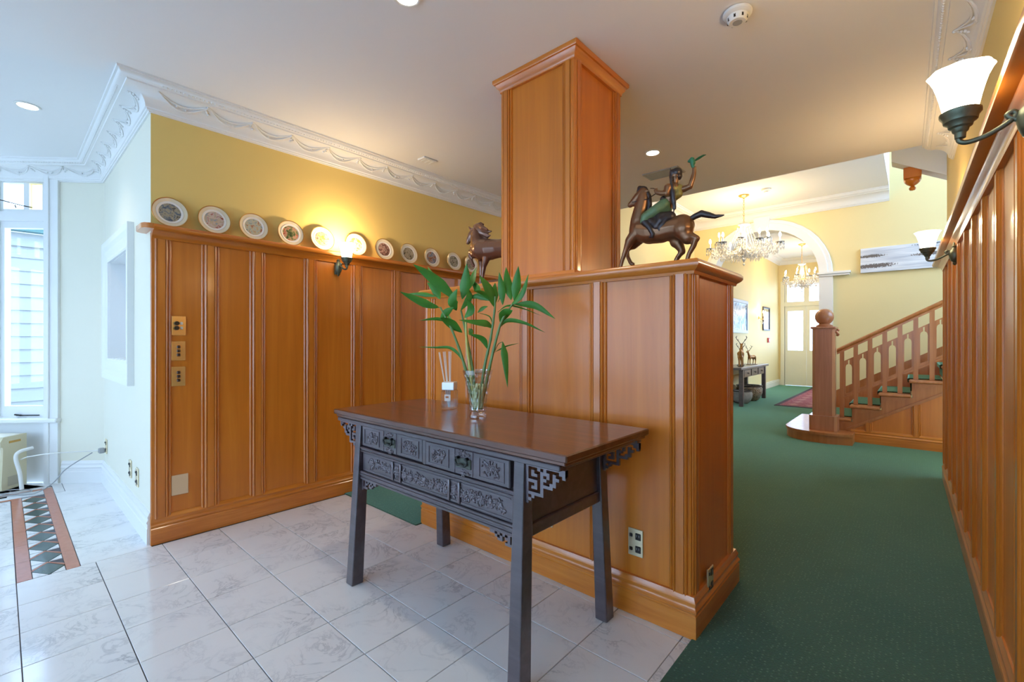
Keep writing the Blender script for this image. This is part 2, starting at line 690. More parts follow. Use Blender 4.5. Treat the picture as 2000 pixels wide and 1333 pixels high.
M_PORCW = plain('white_porcelain', (0.84, 0.80, 0.74), rough=0.15, coat=0.4)
M_GOLDR = plain('gold_rim', (0.62, 0.36, 0.12), rough=0.28, metal=0.9)
M_BRONZE = plain('brown_bronze', (0.21, 0.105, 0.050), rough=0.33, metal=0.55, var=0.35, vscale=14)
M_BRONZED = plain('dark_bronze', (0.050, 0.040, 0.040), rough=0.4, metal=0.5, var=0.4, vscale=40)
M_PATINA = plain('green_patina', (0.11, 0.19, 0.095), rough=0.5, metal=0.25, var=0.35, vscale=40)
M_PATINAG = plain('bright_green_patina', (0.03, 0.17, 0.085), rough=0.45, metal=0.25, var=0.35, vscale=60)
M_VEST = plain('gold_green_patina', (0.23, 0.20, 0.06), rough=0.45, metal=0.4, var=0.3, vscale=40)
M_HORSE2 = plain('polished_bronze', (0.19, 0.090, 0.055), rough=0.24, metal=0.5, var=0.2, vscale=10, coat=0.3)
M_LEAF = plain('leaf_green', (0.048, 0.19, 0.018), rough=0.42, spec=0.35, var=0.45, vscale=14)
M_STALK = plain('stalk_green', (0.13, 0.24, 0.075), rough=0.4, var=0.3, vscale=20)
M_STALKY = plain('pale_stalk', (0.52, 0.50, 0.13), rough=0.45, var=0.3, vscale=30)
M_REED = plain('white_reed', (0.80, 0.76, 0.70), rough=0.6)
M_CHROME = plain('silver_cap', (0.78, 0.80, 0.83), rough=0.3, metal=0.3)
M_LIQ = thin_glass('clear_liquid', (0.90, 0.94, 0.97), 0.05)
M_DEER = plain('gilt_wood', (0.42, 0.22, 0.075), rough=0.35, metal=0.35, var=0.5, vscale=25)
M_POT = painted('glazed_pot', [(0.08, 0.07, 0.05), (0.42, 0.36, 0.28), (0.16, 0.10, 0.05)], 18)
M_RUG = painted('red_rug', [(0.16, 0.02, 0.03), (0.26, 0.05, 0.07), (0.30, 0.13, 0.14)], 22, rough=0.95)
M_RUGB = plain('dark_rug_border', (0.05, 0.03, 0.045), rough=0.95, var=0.4, vscale=50)
M_RED = plain('red_plastic', (0.50, 0.05, 0.04), rough=0.4)
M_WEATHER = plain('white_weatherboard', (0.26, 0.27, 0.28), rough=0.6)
M_TEAL = plain('teal_gutter', (0.06, 0.14, 0.14), rough=0.5)
M_MIRROR = plain('mirror_glass', (0.9, 0.92, 0.95), rough=0.03, metal=1.0)
M_FRAMED = plain('dark_picture_frame', (0.05, 0.045, 0.05), rough=0.4)
M_SILVERF = plain('silver_picture_frame', (0.45, 0.45, 0.45), rough=0.35, metal=0.6)
M_SEA = painted('seascape_print', [(0.10, 0.20, 0.36), (0.30, 0.45, 0.62), (0.70, 0.78, 0.84), (0.05, 0.09, 0.16)], 5)

# ================================================================== THE SETTING
# ---- key plan positions
XP = -3.365            # painted face of the panelled left wall
YN = 0.5885            # face of the white return wall
XB, YB = -5.16, 0.5885  # where the bay starts
Q = math.sqrt(0.5)
BA = Vector((-Q, -Q, 0))     # along the first bay facet
BN = Vector((Q, -Q, 0))      # its inward normal
BL = 1.56
BX, BY = XB - Q * BL, YB - Q * BL   # end of first bay facet
BY2 = BY - 1.7
YE = BY2 - Q * BL            # entrance wall
XR = 2.3                     # far right of the entrance
YC = 1.79                    # carpet edge across the room
XC = -0.665                  # carpet edge along the corridor
TP = 0.2914
TX0, TY0 = -3.3245, 0.0535   # a crossing of the tile joints

# ---- floor: slab with marble tiles, inlay and carpet
room_poly = [(XC, YE), (XC, 1.846), (-2.42, 1.846), (-2.42, YC), (XP - 0.02, YC), (XP - 0.02, YN), (XB, YN), (BX, BY), (BX, BY2), (XB, YE)]
mb = MB()
mb.prism([(x, y, -0.06) for x, y in room_poly], (0, 0, 0.055))
floor = struct(mb.build('floor', M_GROUT), 'white marble tiled floor of the entrance hall')


def clip(poly, a, b, c):
    """keep a*x+b*y<=c"""
    out = []
    for i in range(len(poly)):
        p, q = poly[i - 1], poly[i]
        dp, dq = a * p[0] + b * p[1] - c, a * q[0] + b * q[1] - c
        if (dp <= 0) != (dq <= 0):
            t = dp / (dp - dq)
            out.append((p[0] + (q[0] - p[0]) * t, p[1] + (q[1] - p[1]) * t))
        if dq <= 0:
            out.append(q)
    return out


def tile_mesh(poly, cx, cyy, ch=0.0012):
    """one tile with eased top edges, coordinates relative to its centre"""
    n = len(poly)
    cxm = sum(p[0] for p in poly) / n
    cym = sum(p[1] for p in poly) / n
    top = []
    for p in poly:
        d = Vector((cxm - p[0], cym - p[1]))
        d = d.normalized() * ch * 1.4 if d.length > 0.004 else Vector((0, 0))
        top.append((p[0] + d.x - cx, p[1] + d.y - cyy, 0.0))
    mid = [(p[0] - cx, p[1] - cyy, -ch) for p in poly]
    bot = [(p[0] - cx, p[1] - cyy, -0.006) for p in poly]
    vs_ = bot + mid + top
    fs = [tuple(range(n))[::-1], tuple(range(2 * n, 3 * n))]
    for k in (0, 1):
        fs += [(k * n + i, k * n + (i + 1) % n, (k + 1) * n + (i + 1) % n, (k + 1) * n + i) for i in range(n)]
    return MB().add(vs_, fs)


J = 0.0016   # half a joint
full_tile = None
rest = MB()
xs = [TX0 + TP * i for i in range(-11, 11)]
ys = [TY0 + TP * j for j in range(-14, 8)]
for i in range(len(xs) - 1):
    for j in range(len(ys) - 1):
        x0, x1, y0, y1 = xs[i], xs[i + 1], ys[j], ys[j + 1]
        inlay_zone = x1 <= TX0 + 0.01 and x0 > -5.3
        if inlay_zone and abs(y0 - TY0) < 0.01:
            continue                                  # the mosaic band lies here
        if inlay_zone and abs(y0 - TY0 - TP) < 0.01:
            y0 = TY0 + 0.232
        if x1 <= TX0 + 0.01 and x0 < -5.3 and x0 > -5.6 and y1 < TY0 + TP + 0.01:
            continue                                  # band turning along the bay
        poly = [(x0 + J, y0 + J), (x1 - J, y0 + J), (x1 - J, y1 - J), (x0 + J, y1 - J)]
        cut = clip(poly, 1, 0, XC - 0.001)
        cut = clip(cut, 0, 1, 1.846 if x1 > -2.45 else YC) if cut else cut
        if cut and y1 > YC + 0.05:
            cut = clip(cut, -1, 0, 2.42)
        if cut and x1 <= XP + 0.06:
            cut = clip(cut, 0, 1, YN - 0.001)
        if cut and x0 < XP and y0 > YN:
            cut = []
        # bay facets and the entrance wall
        for nrm, pt in ((Vector((-Q, Q)), Vector((XB, YB))), (Vector((-1, 0)), Vector((BX, BY))),
                        (Vector((-Q, -Q)), Vector((XB, YE))), (Vector((0, -1)), Vector((XB, YE)))):
            if cut:
                cut = clip(cut, nrm.x, nrm.y, nrm.dot(pt))
        if not cut or len(cut) < 3:
            continue
        area = abs(sum(cut[k - 1][0] * cut[k][1] - cut[k][0] * cut[k - 1][1] for k in range(len(cut)))) / 2
        if area < 2e-4:
            continue
        cx, cyy = (x0 + x1) / 2, (y0 + y1) / 2
        if y1 > -0.3:
            if abs(area / (TP - 2 * J) ** 2 - 1) < 0.001 and len(cut) == 4 and abs(y1 - y0 - TP) < 1e-6:
                if full_tile is None:
                    full_tile = tile_mesh(cut, cx, cyy).mesh('tile')
                    full_tile.materials.append(M_MARBLE)
                me = full_tile
            else:
                me = tile_mesh(cut, cx, cyy).mesh('tile')
                me.materials.append(M_MARBLE)
            link('tile', me, floor, (cx, cyy, 0.0))
        else:
            t = tile_mesh(cut, 0, 0)
            rest.add(t.v, t.f)
tag(rest.build('tiles_towards_entrance', M_MARBLE, floor), kind='stuff')

# ---- mosaic inlay band: two rose borders, green diamonds, rose diagonals, white triangles
IX1 = TX0 - 0.002
IX0 = -5.06
IY0, IY1 = TY0 + 0.002, TY0 + 0.230
BW = 0.052


def slab(mb_, poly):
    return mb_.prism([(x, y, -0.005) for x, y in poly], (0, 0, 0.005))


for y0, y1, xa in ((IY0, IY0 + BW, IX0), (IY1 - BW, IY1, IX0 - 0.24)):
    xx = IX1
    while xx > xa + 0.01:
        x2 = max(xa, xx - 0.2914)
        slab(MB(), [(x2 + .0006, y0), (xx - .0006, y0), (xx - .0006, y1), (x2 + .0006, y1)]).build('rose_border_tile', M_PINK, floor)
        xx = x2
mosa, mosb = IY0 + BW + 0.001, IY1 - BW - 0.001
pit = 0.1945
hgt = mosb - mosa
k = 0
xk = IX1
while xk - pit > IX0 - 0.1:
    # diamond cell between xk-pit and xk : green rhomb with a rose diagonal strip
    a = xk
    g = [(a - pit * 0.50, mosa), (a - 0.004, mosa + hgt * 0.5), (a - pit * 0.42, mosb), (a - pit * 0.92, mosa + hgt * 0.5)]
    slab(MB(), g).build('green_diamond_tile', M_GREENST, floor)
    slab(MB(), [(a - pit * 0.54, mosa), (a - pit * 0.62, mosa), (a - pit * 1.02, mosb - hgt * 0.5), (a - pit * 0.58, mosb), (a - pit * 0.48, mosb), (a - pit * 0.95, mosa + hgt * 0.52)]).build('rose_strip_tile', M_PINK, floor)
    slab(MB(), [(a - 0.004, mosa + 0.002), (a - 0.004, mosa + hgt * 0.46), (a - pit * 0.46, mosa + 0.002)]).build('white_triangle_tile', M_MARBLE, floor)
    slab(MB(), [(a - 0.004, mosb - 0.002), (a - pit * 0.36, mosb - 0.002), (a - 0.004, mosa + hgt * 0.56)]).build('white_triangle_tile', M_MARBLE, floor)
    slab(MB(), [(a - pit * 0.98, mosa + 0.002), (a - pit * 0.98, mosa + hgt * 0.42), (a - pit * 0.66, mosa + 0.002)]).build('white_triangle_tile', M_MARBLE, floor)
    xk -= pit
# the band turns the corner below the heater
slab(MB(), [(IX0 - BW, IY0 - 1.6), (IX0, IY0 - 1.6), (IX0, IY0 + BW), (IX0 - BW, IY0 + BW)]).build('rose_border_tile', M_PINK, floor)
slab(MB(), [(IX0 - 0.24, IY0 - 1.6), (IX0 - 0.24 + BW, IY0 - 1.6), (IX0 - 0.24 + BW, IY1 - BW - .002), (IX0 - 0.24, IY1 - BW - .002)]).build('rose_border_tile', M_PINK, floor)
slab(MB(), [(IX0 - 0.186, IY0 - 1.6), (IX0 - BW - .002, IY0 - 1.6), (IX0 - BW - .002, IY1 - BW - .002), (IX0 - 0.186, IY1 - BW - .002)]).build('white_triangle_tile', M_MARBLE, floor)
slab(MB(), [(IX0 - 0.17, IY0 - 0.42), (IX0 - 0.13, IY0 - 0.42), (IX0 - 0.13, IY0 - 0.02), (IX0 - 0.17, IY0 - 0.02)]).build('green_diamond_tile', M_GREENST, floor)
slab(MB(), [(-5.62, IY0 - 1.6), (IX0 - 0.242, IY0 - 1.6), (IX0 - 0.242, IY1), (-5.62, 0.10)]).build('tile', M_MARBLE, floor)

slab(MB(), [(-5.362, TY0 + 0.2325), (-5.075, TY0 + 0.2325), (-5.075, TY0 + TP - J), (-5.362, TY0 + TP - J)]).build('tile', M_MARBLE, floor)
# ---- carpet
mb = MB()
mb.prism([(x, y, -0.055) for x, y in [(XC, YE), (XR, YE), (XR, 0.86), (0.30, 0.86), (0.30, 5.4), (2.6, 5.4), (2.6, 8.5), (-1.0, 8.5), (-1.0, 14.1), (-2.8, 14.1), (-2.8, 8.5),
                                  (-3.1, 8.5), (-3.1, 4.7), (XP - 0.02, 4.7), (XP - 0.02, YC), (-2.42, YC), (-2.42, 1.846), (XC, 1.846)]], (0, 0, 0.062))
floor_carpet = struct(mb.build('floor_carpet', M_CARPET), 'dark green carpet of the corridor and stair hall')

# ---- ceilings
mb = MB()
mb.prism([(x, y, CEIL) for x, y in [(XR, YE), (XR, 4.65), (XP - 0.1, 4.65), (XP - 0.1, YN), (XB, YN), (BX, BY), (BX, BY2), (XB, YE)]], (0, 0, 0.12))
struct(mb.build('ceiling', M_CEIL), 'flat white ceiling over the entrance hall')
mb = MB()
mb.box(-3.1, -0.265, 4.65, 14.2, HCEIL, HCEIL + 0.12)
struct(mb.build('ceiling_stair_hall', M_CEIL), 'higher white ceiling of the stair hall')
mb = MB()
mb.box(-3.15, 2.7, 4.55, 4.65, CEIL + 0.12, HCEIL + 0.1)
mb.box(-0.265, 2.7, 4.55, 4.65, HCEIL + 0.1, 5.6)
mb.box(-0.365, -0.265, 4.65, 8.5, HCEIL + 0.12, 5.6)
struct(mb.build('wall_stair_hall_front', M_CEIL), 'white upstand over the edge of the lower ceiling')
mb = MB()
mb.box(-0.365, 2.7, 4.55, 8.6, 5.6, 5.7)
struct(mb.build('ceiling_stairwell', M_CEIL), 'white ceiling high above the stairs')

# ---- mouldings profiles
COVE = [(0.030 + 0.088 * (1 - math.cos(a)), -0.122 + 0.078 * math.sin(a)) for a in [PI / 2 * i / 8 for i in range(9)]]
CROWN = [(0, -0.145), (0.010, -0.145), (0.012, -0.138), (0.020, -0.136), (0.022, -0.128), (0.028, -0.126)] + COVE + \
        [(0.126, -0.044), (0.128, -0.036)] + [(0.128 + 0.036 * math.sin(a), -0.036 + 0.024 * (1 - math.cos(a))) for a in [PI / 2 * i / 4 for i in range(1, 5)]] + \
        [(0.174, -0.012), (0.176, 0.0), (0, 0)]
SKIRT = [(0, 0), (0.018, 0), (0.018, 0.092), (0.015, 0.096), (0.015, 0.101), (0.020, 0.107), (0.020, 0.114), (0.014, 0.122), (0.012, 0.130),
         (0.014, 0.136), (0.015, 0.143), (0.010, 0.152), (0.006, 0.165), (0, 0.165)]


def crown_swag(mb_, p0, p1, nswag):
    """festoons and beads cast on the cove of a cornice running p0->p1 (room on the left)"""
    p0, p1 = Vector(p0), Vector(p1)
    d = (p1 - p0)
    Ln = d.length
    d.normalize()
    n = Vector((-d.y, d.x))

    def pos(s, v, off=0.0):
        i = max(0, min(len(COVE) - 1.001, v * (len(COVE) - 1)))
        a, f = int(i), i - int(i)
        o = COVE[a][0] * (1 - f) + COVE[a + 1][0] * f
        z = COVE[a][1] * (1 - f) + COVE[a + 1][1] * f
        q = p0 + d * s + n * (o + off)
        return (q.x, q.y, CEIL + z - off)
    w = Ln / nswag
    for k in range(nswag):
        s0 = w * k
        for sag, r in ((0.62, 0.0055), (0.40, 0.0035)):
            pts = []
            for i in range(9):
                t = i / 8
                pts.append(pos(s0 + w * t, 0.85 - sag * (1 - (2 * t - 1) ** 2), 0.002))
            mb_.tube(pts, [r * (0.6 + 0.8 * math.sin(PI * i / 8)) for i in range(9)], n=5)
        for q in range(5):
            mb_.ell(pos(s0 + RND.uniform(-.012, .012), 0.45 + q * 0.10, 0.002), (0.008, 0.008, 0.008), n=6, m=4)
        for q in range(4):
            mb_.ell(pos(s0 + w * .5 + RND.uniform(-.03, .03), RND.uniform(0.2, 0.4), 0.002), (0.007, 0.007, 0.007), n=6, m=4)
    nb = int(Ln / 0.020)
    for i in range(nb):
        q = p0 + d * (Ln * (i + .5) / nb) + n * 0.146
        mb_.ell((q.x, q.y, CEIL - 0.031), (0.0062, 0.0062, 0.008), n=5, m=4)


crown_path = [(XP, 4.65), (XP, YN), (XB, YN), (BX, BY), (BX, BY2), (XB, YE), (XR, YE), (XR, 0.80)]
mb = MB().sweep(crown_path, [(o, CEIL + z) for o, z in CROWN])
trim_1 = struct(mb.build('trim_1', M_PLASTER, smooth=50), 'white moulded plaster cornice of the entrance hall')
mb = MB()
crown_swag(mb, (XP, 4.4), (XP, YN + 0.02), 15)
crown_swag(mb, (XP - 0.02, YN), (XB - 0.02, YN), 7)
crown_swag(mb, (XB, YB), (BX, BY), 6)
mb.build('festoon_relief', M_PLASTER, trim_1, smooth=60)

# ---- left wall: yellow paint above a panelled dado
mb = MB()
mb.box(XP - 0.10, XP, YN + 0.001, 4.70, 0, CEIL)
wall_left = struct(mb.build('wall_left', M_YELLOW), 'yellow painted wall with orange timber panelling and plate rail')
BAT = [(-0.050, 0), (-0.050, 0.008), (-0.047, 0.012), (-0.043, 0.0135), (-0.039, 0.012), (-0.036, 0.008), (-0.033, 0.008), (-0.033, 0.014),
       (-0.030, 0.018), (-0.026, 0.020), (-0.022, 0.018), (-0.020, 0.014), (-0.018, 0.014), (-0.018, 0.019), (0.018, 0.019), (0.018, 0.014),
       (0.020, 0.014), (0.022, 0.018), (0.026, 0.020), (0.030, 0.018), (0.033, 0.014), (0.033, 0.008), (0.036, 0.008), (0.039, 0.012),
       (0.043, 0.0135), (0.047, 0.012), (0.050, 0.008), (0.050, 0)]


def batten_mesh(h, k=1.0):
    m = MB()
    m.prism([(s * k, o, 0) for s, o in BAT], (0, 0, h))
    me = m.mesh('batten', 35)
    me.materials.append(M_TRIM)
    return me


PT = 0.012       # panel thickness
bm_left = batten_mesh(DADO - 0.045 - 0.15)
bats = [0.635, 0.888, 1.165, 1.528, 1.900, 2.276, 2.63, 2.99, 3.36, 3.73, 4.10, 4.47]
for y in bats:
    link('batten', bm_left, wall_left, (XP + PT - 0.004, y, 0.15), (0, 0, -PI / 2))
pb = [YN] + bats + [4.70]
for a, b in zip(bats, bats[1:]):
    MB().box(XP, XP + PT, a + 0.03, b - 0.03, 0.14, DADO - 0.03).build('panel', M_WOOD, wall_left)
MB().box(XP, XP + PT + 0.012, YN, YN + 0.03, 0.14, DADO - 0.04).build('corner_bead', M_TRIM, wall_left)
MB().sweep([(XP, 4.70), (XP, YN - 0.004)], [(o + 0.010, z) for o, z in SKIRT[1:]] + [(0, 0.165), (0, 0)]).build('skirting', M_TRIMH, wall_left, smooth=35)
LEDGE = [(0, DADO - 0.075), (0.030, DADO - 0.075), (0.032, DADO - 0.060), (0.040, DADO - 0.048), (0.052, DADO - 0.042), (0.056, DADO - 0.034),
         (0.082, DADO - 0.034), (0.090, DADO - 0.030), (0.094, DADO - 0.020), (0.092, DADO - 0.008), (0.084, DADO), (0, DADO)]
mb = MB()
mb.sweep([(XP, 4.70), (XP, YN)], LEDGE)
mb.prism([(x, y, DADO - 0.030) for x, y in [(XP - 0.12, YN + 0.0), (XP + 0.088, YN + 0.0), (XP + 0.088, YN - 0.022), (XP + 0.076, YN - 0.042), (XP + 0.05, YN - 0.053),
                                             (XP - 0.08, YN - 0.055), (XP - 0.105, YN - 0.045), (XP - 0.12, YN - 0.022)]], (0, 0, 0.0295))
trim_2 = struct(mb.build('trim_2', M_TRIMH, smooth=40), 'timber plate rail along the panelled left wall')

# ---- return wall with a framed niche, daylight put into its paint
mb = MB()
NX0, NX1, NZ0, NZ1 = -4.83, -4.02, 1.063, 1.827
mb.box(XB, NX0, YN, YN + 0.20, 0, CEIL)
mb.box(NX1, XP - 0.10, YN, YN + 0.20, 0, CEIL)
mb.box(NX0, NX1, YN, YN + 0.20, 0, NZ0)
mb.box(NX0, NX1, YN, YN + 0.20, NZ1, CEIL)
mb.box(NX0, NX1, YN + 0.17, YN + 0.20, NZ0, NZ1)
mb.box(XP - 0.10, XP - 0.0004, YN, YN + 0.0008, 0, CEIL)
wall_return = struct(mb.build('wall_niche', M_CREAM_DAYLIT), 'return wall with a framed niche, its paint paled for daylight')
mb = MB()
cas = [(0, 0), (0.0, 0.018), (0.012, 0.022), (0.03, 0.018), (0.09, 0.024), (0.12, 0.034), (0.16, 0.036), (0.16, 0)]
for (a0, a1, b0, b1) in ((NX0, NX1, NZ0, NZ1),):
    # casing mitred round the opening: profile distance from opening, depth out of the wall
    ring = []
    for w, o in cas:
        ring.append([(a0 - w, YN - o, b0 - w), (a1 + w, YN - o, b0 - w), (a1 + w, YN - o, b1 + w), (a0 - w, YN - o, b1 + w)])
    vs_ = [p for r in ring for p in r]
    fs = []
    for i in range(len(ring) - 1):
        for j in range(4):
            fs.append((i * 4 + j, i * 4 + (j + 1) % 4, (i + 1) * 4 + (j + 1) % 4, (i + 1) * 4 + j))
    mb.add(vs_, fs)
mb.build('niche_casing', M_WHITE, wall_return)
mb = MB()
mb.box(NX0, NX1, YN + 0.165, YN + 0.17, NZ0, NZ1)
mb.box(NX0, NX0 + 0.004, YN, YN + 0.17, NZ0, NZ1)
mb.box(NX1 - 0.004, NX1, YN, YN + 0.17, NZ0, NZ1)
mb.box(NX0, NX1, YN, YN + 0.17, NZ0, NZ0 + 0.004)
mb.box(NX0, NX1, YN, YN + 0.17, NZ1 - 0.004, NZ1)
mb.build('niche_lining', M_WHITE, wall_return)

# white skirting of return wall and bay
mb = MB()
mb.sweep([(XP - 0.001, YN), (XB, YN), (XB - Q * 0.335, YB - Q * 0.335)], [(o, z + 0.02 if z > 0.1 else z) for o, z in SKIRT])
struct(mb.build('baseboard_bay', M_WHITE, smooth=35), 'white moulded skirting along the return wall')


# ---- bay with tall windows
def facet(idx, P0, along, inward, length, wins, label, visible=False):
    """one straight bay facet: daylight-paled wall with a tall white timber window from s=wins[0] to s=wins[1]"""
    along, inward = Vector(along), Vector(inward)
    M = Matrix(((along.x, inward.x, 0, P0[0]), (along.y, inward.y, 0, P0[1]), (0, 0, 1, 0), (0, 0, 0, 1)))
    s0, s1 = wins
    Z0, Z1 = 0.55, 2.60
    w = MB(M)
    w.box(0, s0, -0.16, 0, 0, CEIL)
    w.box(s1, length, -0.16, 0, 0, CEIL)
    w.box(s0, s1, -0.16, 0, Z1, CEIL)
    w.box(s0, s1, -0.16, -0.06, 0, Z0)
    wall = struct(w.build('wall_bay_%s' % idx, M_CREAM_DAYLIT), label + ' wall')
    win = MB(M)
    # casing, sill, apron
    win.box(s0 - 0.09, s0, -0.14, 0.022, 0, CEIL - 0.10)
    win.box(s1, s1 + 0.09, -0.14, 0.022, 0, CEIL - 0.10)
    win.box(s0 - 0.025, s0 + 0.012, -0.14, 0.034, 0, CEIL - 0.10)
    win.box(s0, s1, -0.14, 0.0, Z1 - 0.03, CEIL - 0.10)
    o = struct(win.build('window_%s' % idx, M_WHITE), label + ' window in white timber')
    MB(M).box(s0, s1, -0.06, -0.035, 0, Z0 - 0.03).build('apron_panel', M_WHITE, o)
    MB(M).cbox(s0 - 0.10, s1 + 0.10, -0.14, 0.05, Z0 - 0.035, Z0, 0.008).build('sill', M_WHITE, o)
    nl = max(1, round((s1 - s0) / 0.45))
    lw = (s1 - s0) / nl
    for k in range(nl):
        a, b = s0 + lw * k, s0 + lw * (k + 1)
        # sash
        f = MB(M)
        f.box(a + 0.002, a + 0.05, -0.10, -0.05, Z0, 2.22)
        f.box(b - 0.05, b - 0.002, -0.10, -0.05, Z0, 2.22)
        f.box(a + 0.05, b - 0.05, -0.10, -0.05, Z0, Z0 + 0.095)
        f.box(a + 0.05, b - 0.05, -0.10, -0.05, 2.165, 2.22)
        sash = f.build('sash', M_WHITE, o)
        MB(M).box(a + 0.05, b - 0.05, -0.078, -0.072, Z0 + 0.095, 2.165).build('pane', M_GLASS, sash)
        if k < nl - 1:
            MB(M).box(b - 0.018, b + 0.018, -0.12, -0.03, Z0, Z1).build('mullion', M_WHITE, o)
        # transom light with leaded coloured glass
        MB(M).box(a, b, -0.12, -0.03, 2.22, 2.30).build('transom_rail', M_WHITE, o)
        f = MB(M)
        f.box(a + 0.002, a + 0.04, -0.10, -0.05, 2.30, Z1 - 0.03)
        f.box(b - 0.04, b - 0.002, -0.10, -0.05, 2.30, Z1 - 0.03)
        f.box(a, b, -0.10, -0.05, 2.30, 2.325)
        f.box(a, b, -0.10, -0.05, Z1 - 0.05, Z1 - 0.03)
        bars = [a + 0.085, a + 0.235]
        for q in bars:
            f.box(q - 0.022, q + 0.022, -0.09, -0.06, 2.325, Z1 - 0.05)
        tl = f.build('transom_light', M_WHITE, o)
        ed = [a + 0.04, a + 0.085, a + 0.235, b - 0.04]
        for q in range(3):
            MB(M).box(ed[q] + 0.001, ed[q + 1] - 0.001, -0.077, -0.073, 2.325, Z1 - 0.05).build('pane', (M_GLASSB, M_GLASSY, M_GLASS)[q], tl)
        st = MB(M)
        st.tube([(a + 0.16, -0.03, 2.335), (a + 0.22, -0.012, 2.345), (a + 0.60 if k == nl - 1 else a + 0.40, 0.01, 2.39)], 0.004, n=6)
        st.tube([(a + 0.28, -0.01, 2.35), (a + 0.27, -0.01, 2.325)], 0.004, n=6)
        st.build('window_stay', M_IRON, tl)
        st = MB(M)
        st.box(a + 0.12, a + 0.30, -0.05, -0.04, Z0 + 0.012, Z0 + 0.020)
        st.tube([(a + 0.25, -0.03, Z0 + 0.018), (a + 0.30, -0.03, Z0 + 0.025)], 0.007, n=6)
        st.build('casement_stay', M_IRON, sash)
    mid = M @ Vector(((s0 + s1) / 2, -0.13, (Z0 + Z1) / 2))
    portal('window_sky_portal_%s' % idx, mid, inward, s1 - s0, Z1 - Z0)
    return o


facet('1', (XB, YB), BA, BN, BL, (0.445, 1.345), 'splayed bay')
facet('2', (BX, BY), (0, -1, 0), (1, 0, 0), 1.7, (0.17, 1.53), 'middle bay')
facet('3', (BX, BY2), (Q, -Q, 0), (Q, Q, 0), BL, (0.215, 1.345), 'second splayed bay')

# ---- entrance wall behind the camera with glazed doors and side windows
mb = MB()
ops = [(-4.7, -3.5, 0.55, 2.5), (-3.2, -0.9, 0.0, 2.5), (-0.6, 0.9, 0.55, 2.5)]
xx = XB
for a, b, z0, z1 in ops:
    mb.box(xx, a, YE - 0.15, YE, 0, CEIL)
    mb.box(a, b, YE - 0.15, YE, z1, CEIL)
    if z0 > 0:
        mb.box(a, b, YE - 0.15, YE, 0, z0)
    xx = b
mb.box(xx, XR, YE - 0.15, YE, 0, CEIL)
mb.box(XR, XR + 0.1, YE - 0.15, 0.9, 0, CEIL)
mb.box(0.30, XR, 0.80, 0.90, 0, CEIL)
struct(mb.build('wall_entrance', M_CREAM_DAYLIT), 'entrance wall in the daylight-paled paint')
for k, (a, b, z0, z1) in enumerate(ops):
    n = 2 if k != 1 else 4
    f = MB()
    for i in range(n + 1):
        q = a + (b - a) * i / n
        f.box(max(a, q - 0.045), min(b, q + 0.045), YE - 0.10, YE - 0.05, z0, z1)
    f.box(a, b, YE - 0.10, YE - 0.05, z1 - 0.09, z1)
    f.box(a, b, YE - 0.10, YE - 0.05, z0, z0 + (0.09 if z0 else 0.28))
    o = struct(f.build(('window_4', 'door_1', 'window_5')[k], M_WHITE), ('white sash window beside the entrance', 'glazed entrance doors', 'white sash window right of the entrance')[k])
    MB().box(a + .045, b - .045, YE - 0.078, YE - 0.072, z0 + .09, z1 - .09).build('pane', M_GLASS, o)
    portal('entrance_sky_portal_%d' % k, ((a + b) / 2, YE - 0.13, (z0 + z1) / 2), (0, 1, 0), b - a, z1 - z0)

# ---- right wall (turned slightly), panelled like the left one
RW = math.radians(0.62)
RX = 0.272
mb = MB()
mb.box(RX, RX + 0.12, 0.90, 5.42, 0, CEIL)
mb.box(RX, RX + 0.12, 4.66, 5.42, CEIL, HCEIL + 0.1)
wall_right = struct(mb.build('wall_right', M_YELLOW), 'yellow corridor wall with orange timber panelling')
wall_right.rotation_euler = (0, 0, RW)
rb = [1.20, 1.585, 1.971, 2.375, 2.765, 3.150, 3.535, 3.945, 4.355, 4.755, 5.14, 5.37]
for y in rb:
    link('batten', bm_left, wall_right, (RX - PT + 0.004, y, 0.15), (0, 0, PI / 2))
for a, b in zip(rb, rb[1:]):
    MB().box(RX - PT, RX, a + 0.03, b - 0.03, 0.14, DADO - 0.03).build('panel', M_WOOD, wall_right)
MB().sweep([(RX, 0.90), (RX, 5.42)], [(o + 0.012, z) for o, z in SKIRT[1:]] + [(0, 0.165), (0, 0)]).build('skirting', M_TRIMH, wall_right, smooth=35)
trim_3 = struct(MB().sweep([(RX, 0.90), (RX, 5.43)], LEDGE).build('trim_3', M_TRIMH, smooth=40), 'timber plate rail along the corridor wall')
trim_3.rotation_euler = (0, 0, RW)
mb = MB().sweep([(RX, 0.90), (RX, 4.68)], [(o, CEIL + z) for o, z in CROWN])
trim_4 = struct(mb.build('trim_4', M_PLASTER, smooth=50), 'white plaster cornice along the corridor wall')
trim_4.rotation_euler = (0, 0, RW)
mb = MB()
crown_swag(mb, (RX, 1.0), (RX, 4.6), 13)
mb.build('festoon_relief', M_PLASTER, trim_4, smooth=60)
# return towards the camera side and the hidden back of the wall
mb = MB()
mb.box(XP - 0.1, -3.13, 4.702, 4.80, 0, HCEIL)
mb.box(-3.13, -3.03, 4.702, 8.498, 0, HCEIL)
struct(mb.build('wall_stair_hall_left', M_YELLOW_DAYLIT), 'yellow left wall of the stair hall')

# ---- far wall with the arch
YA = 8.5
ACX, AR, ASP = -1.905, 0.81, 2.25
mb = MB()
seg = 20
arc = [(ACX + AR * math.cos(a), ASP + AR * math.sin(a)) for a in [PI * i / seg for i in range(seg + 1)]]
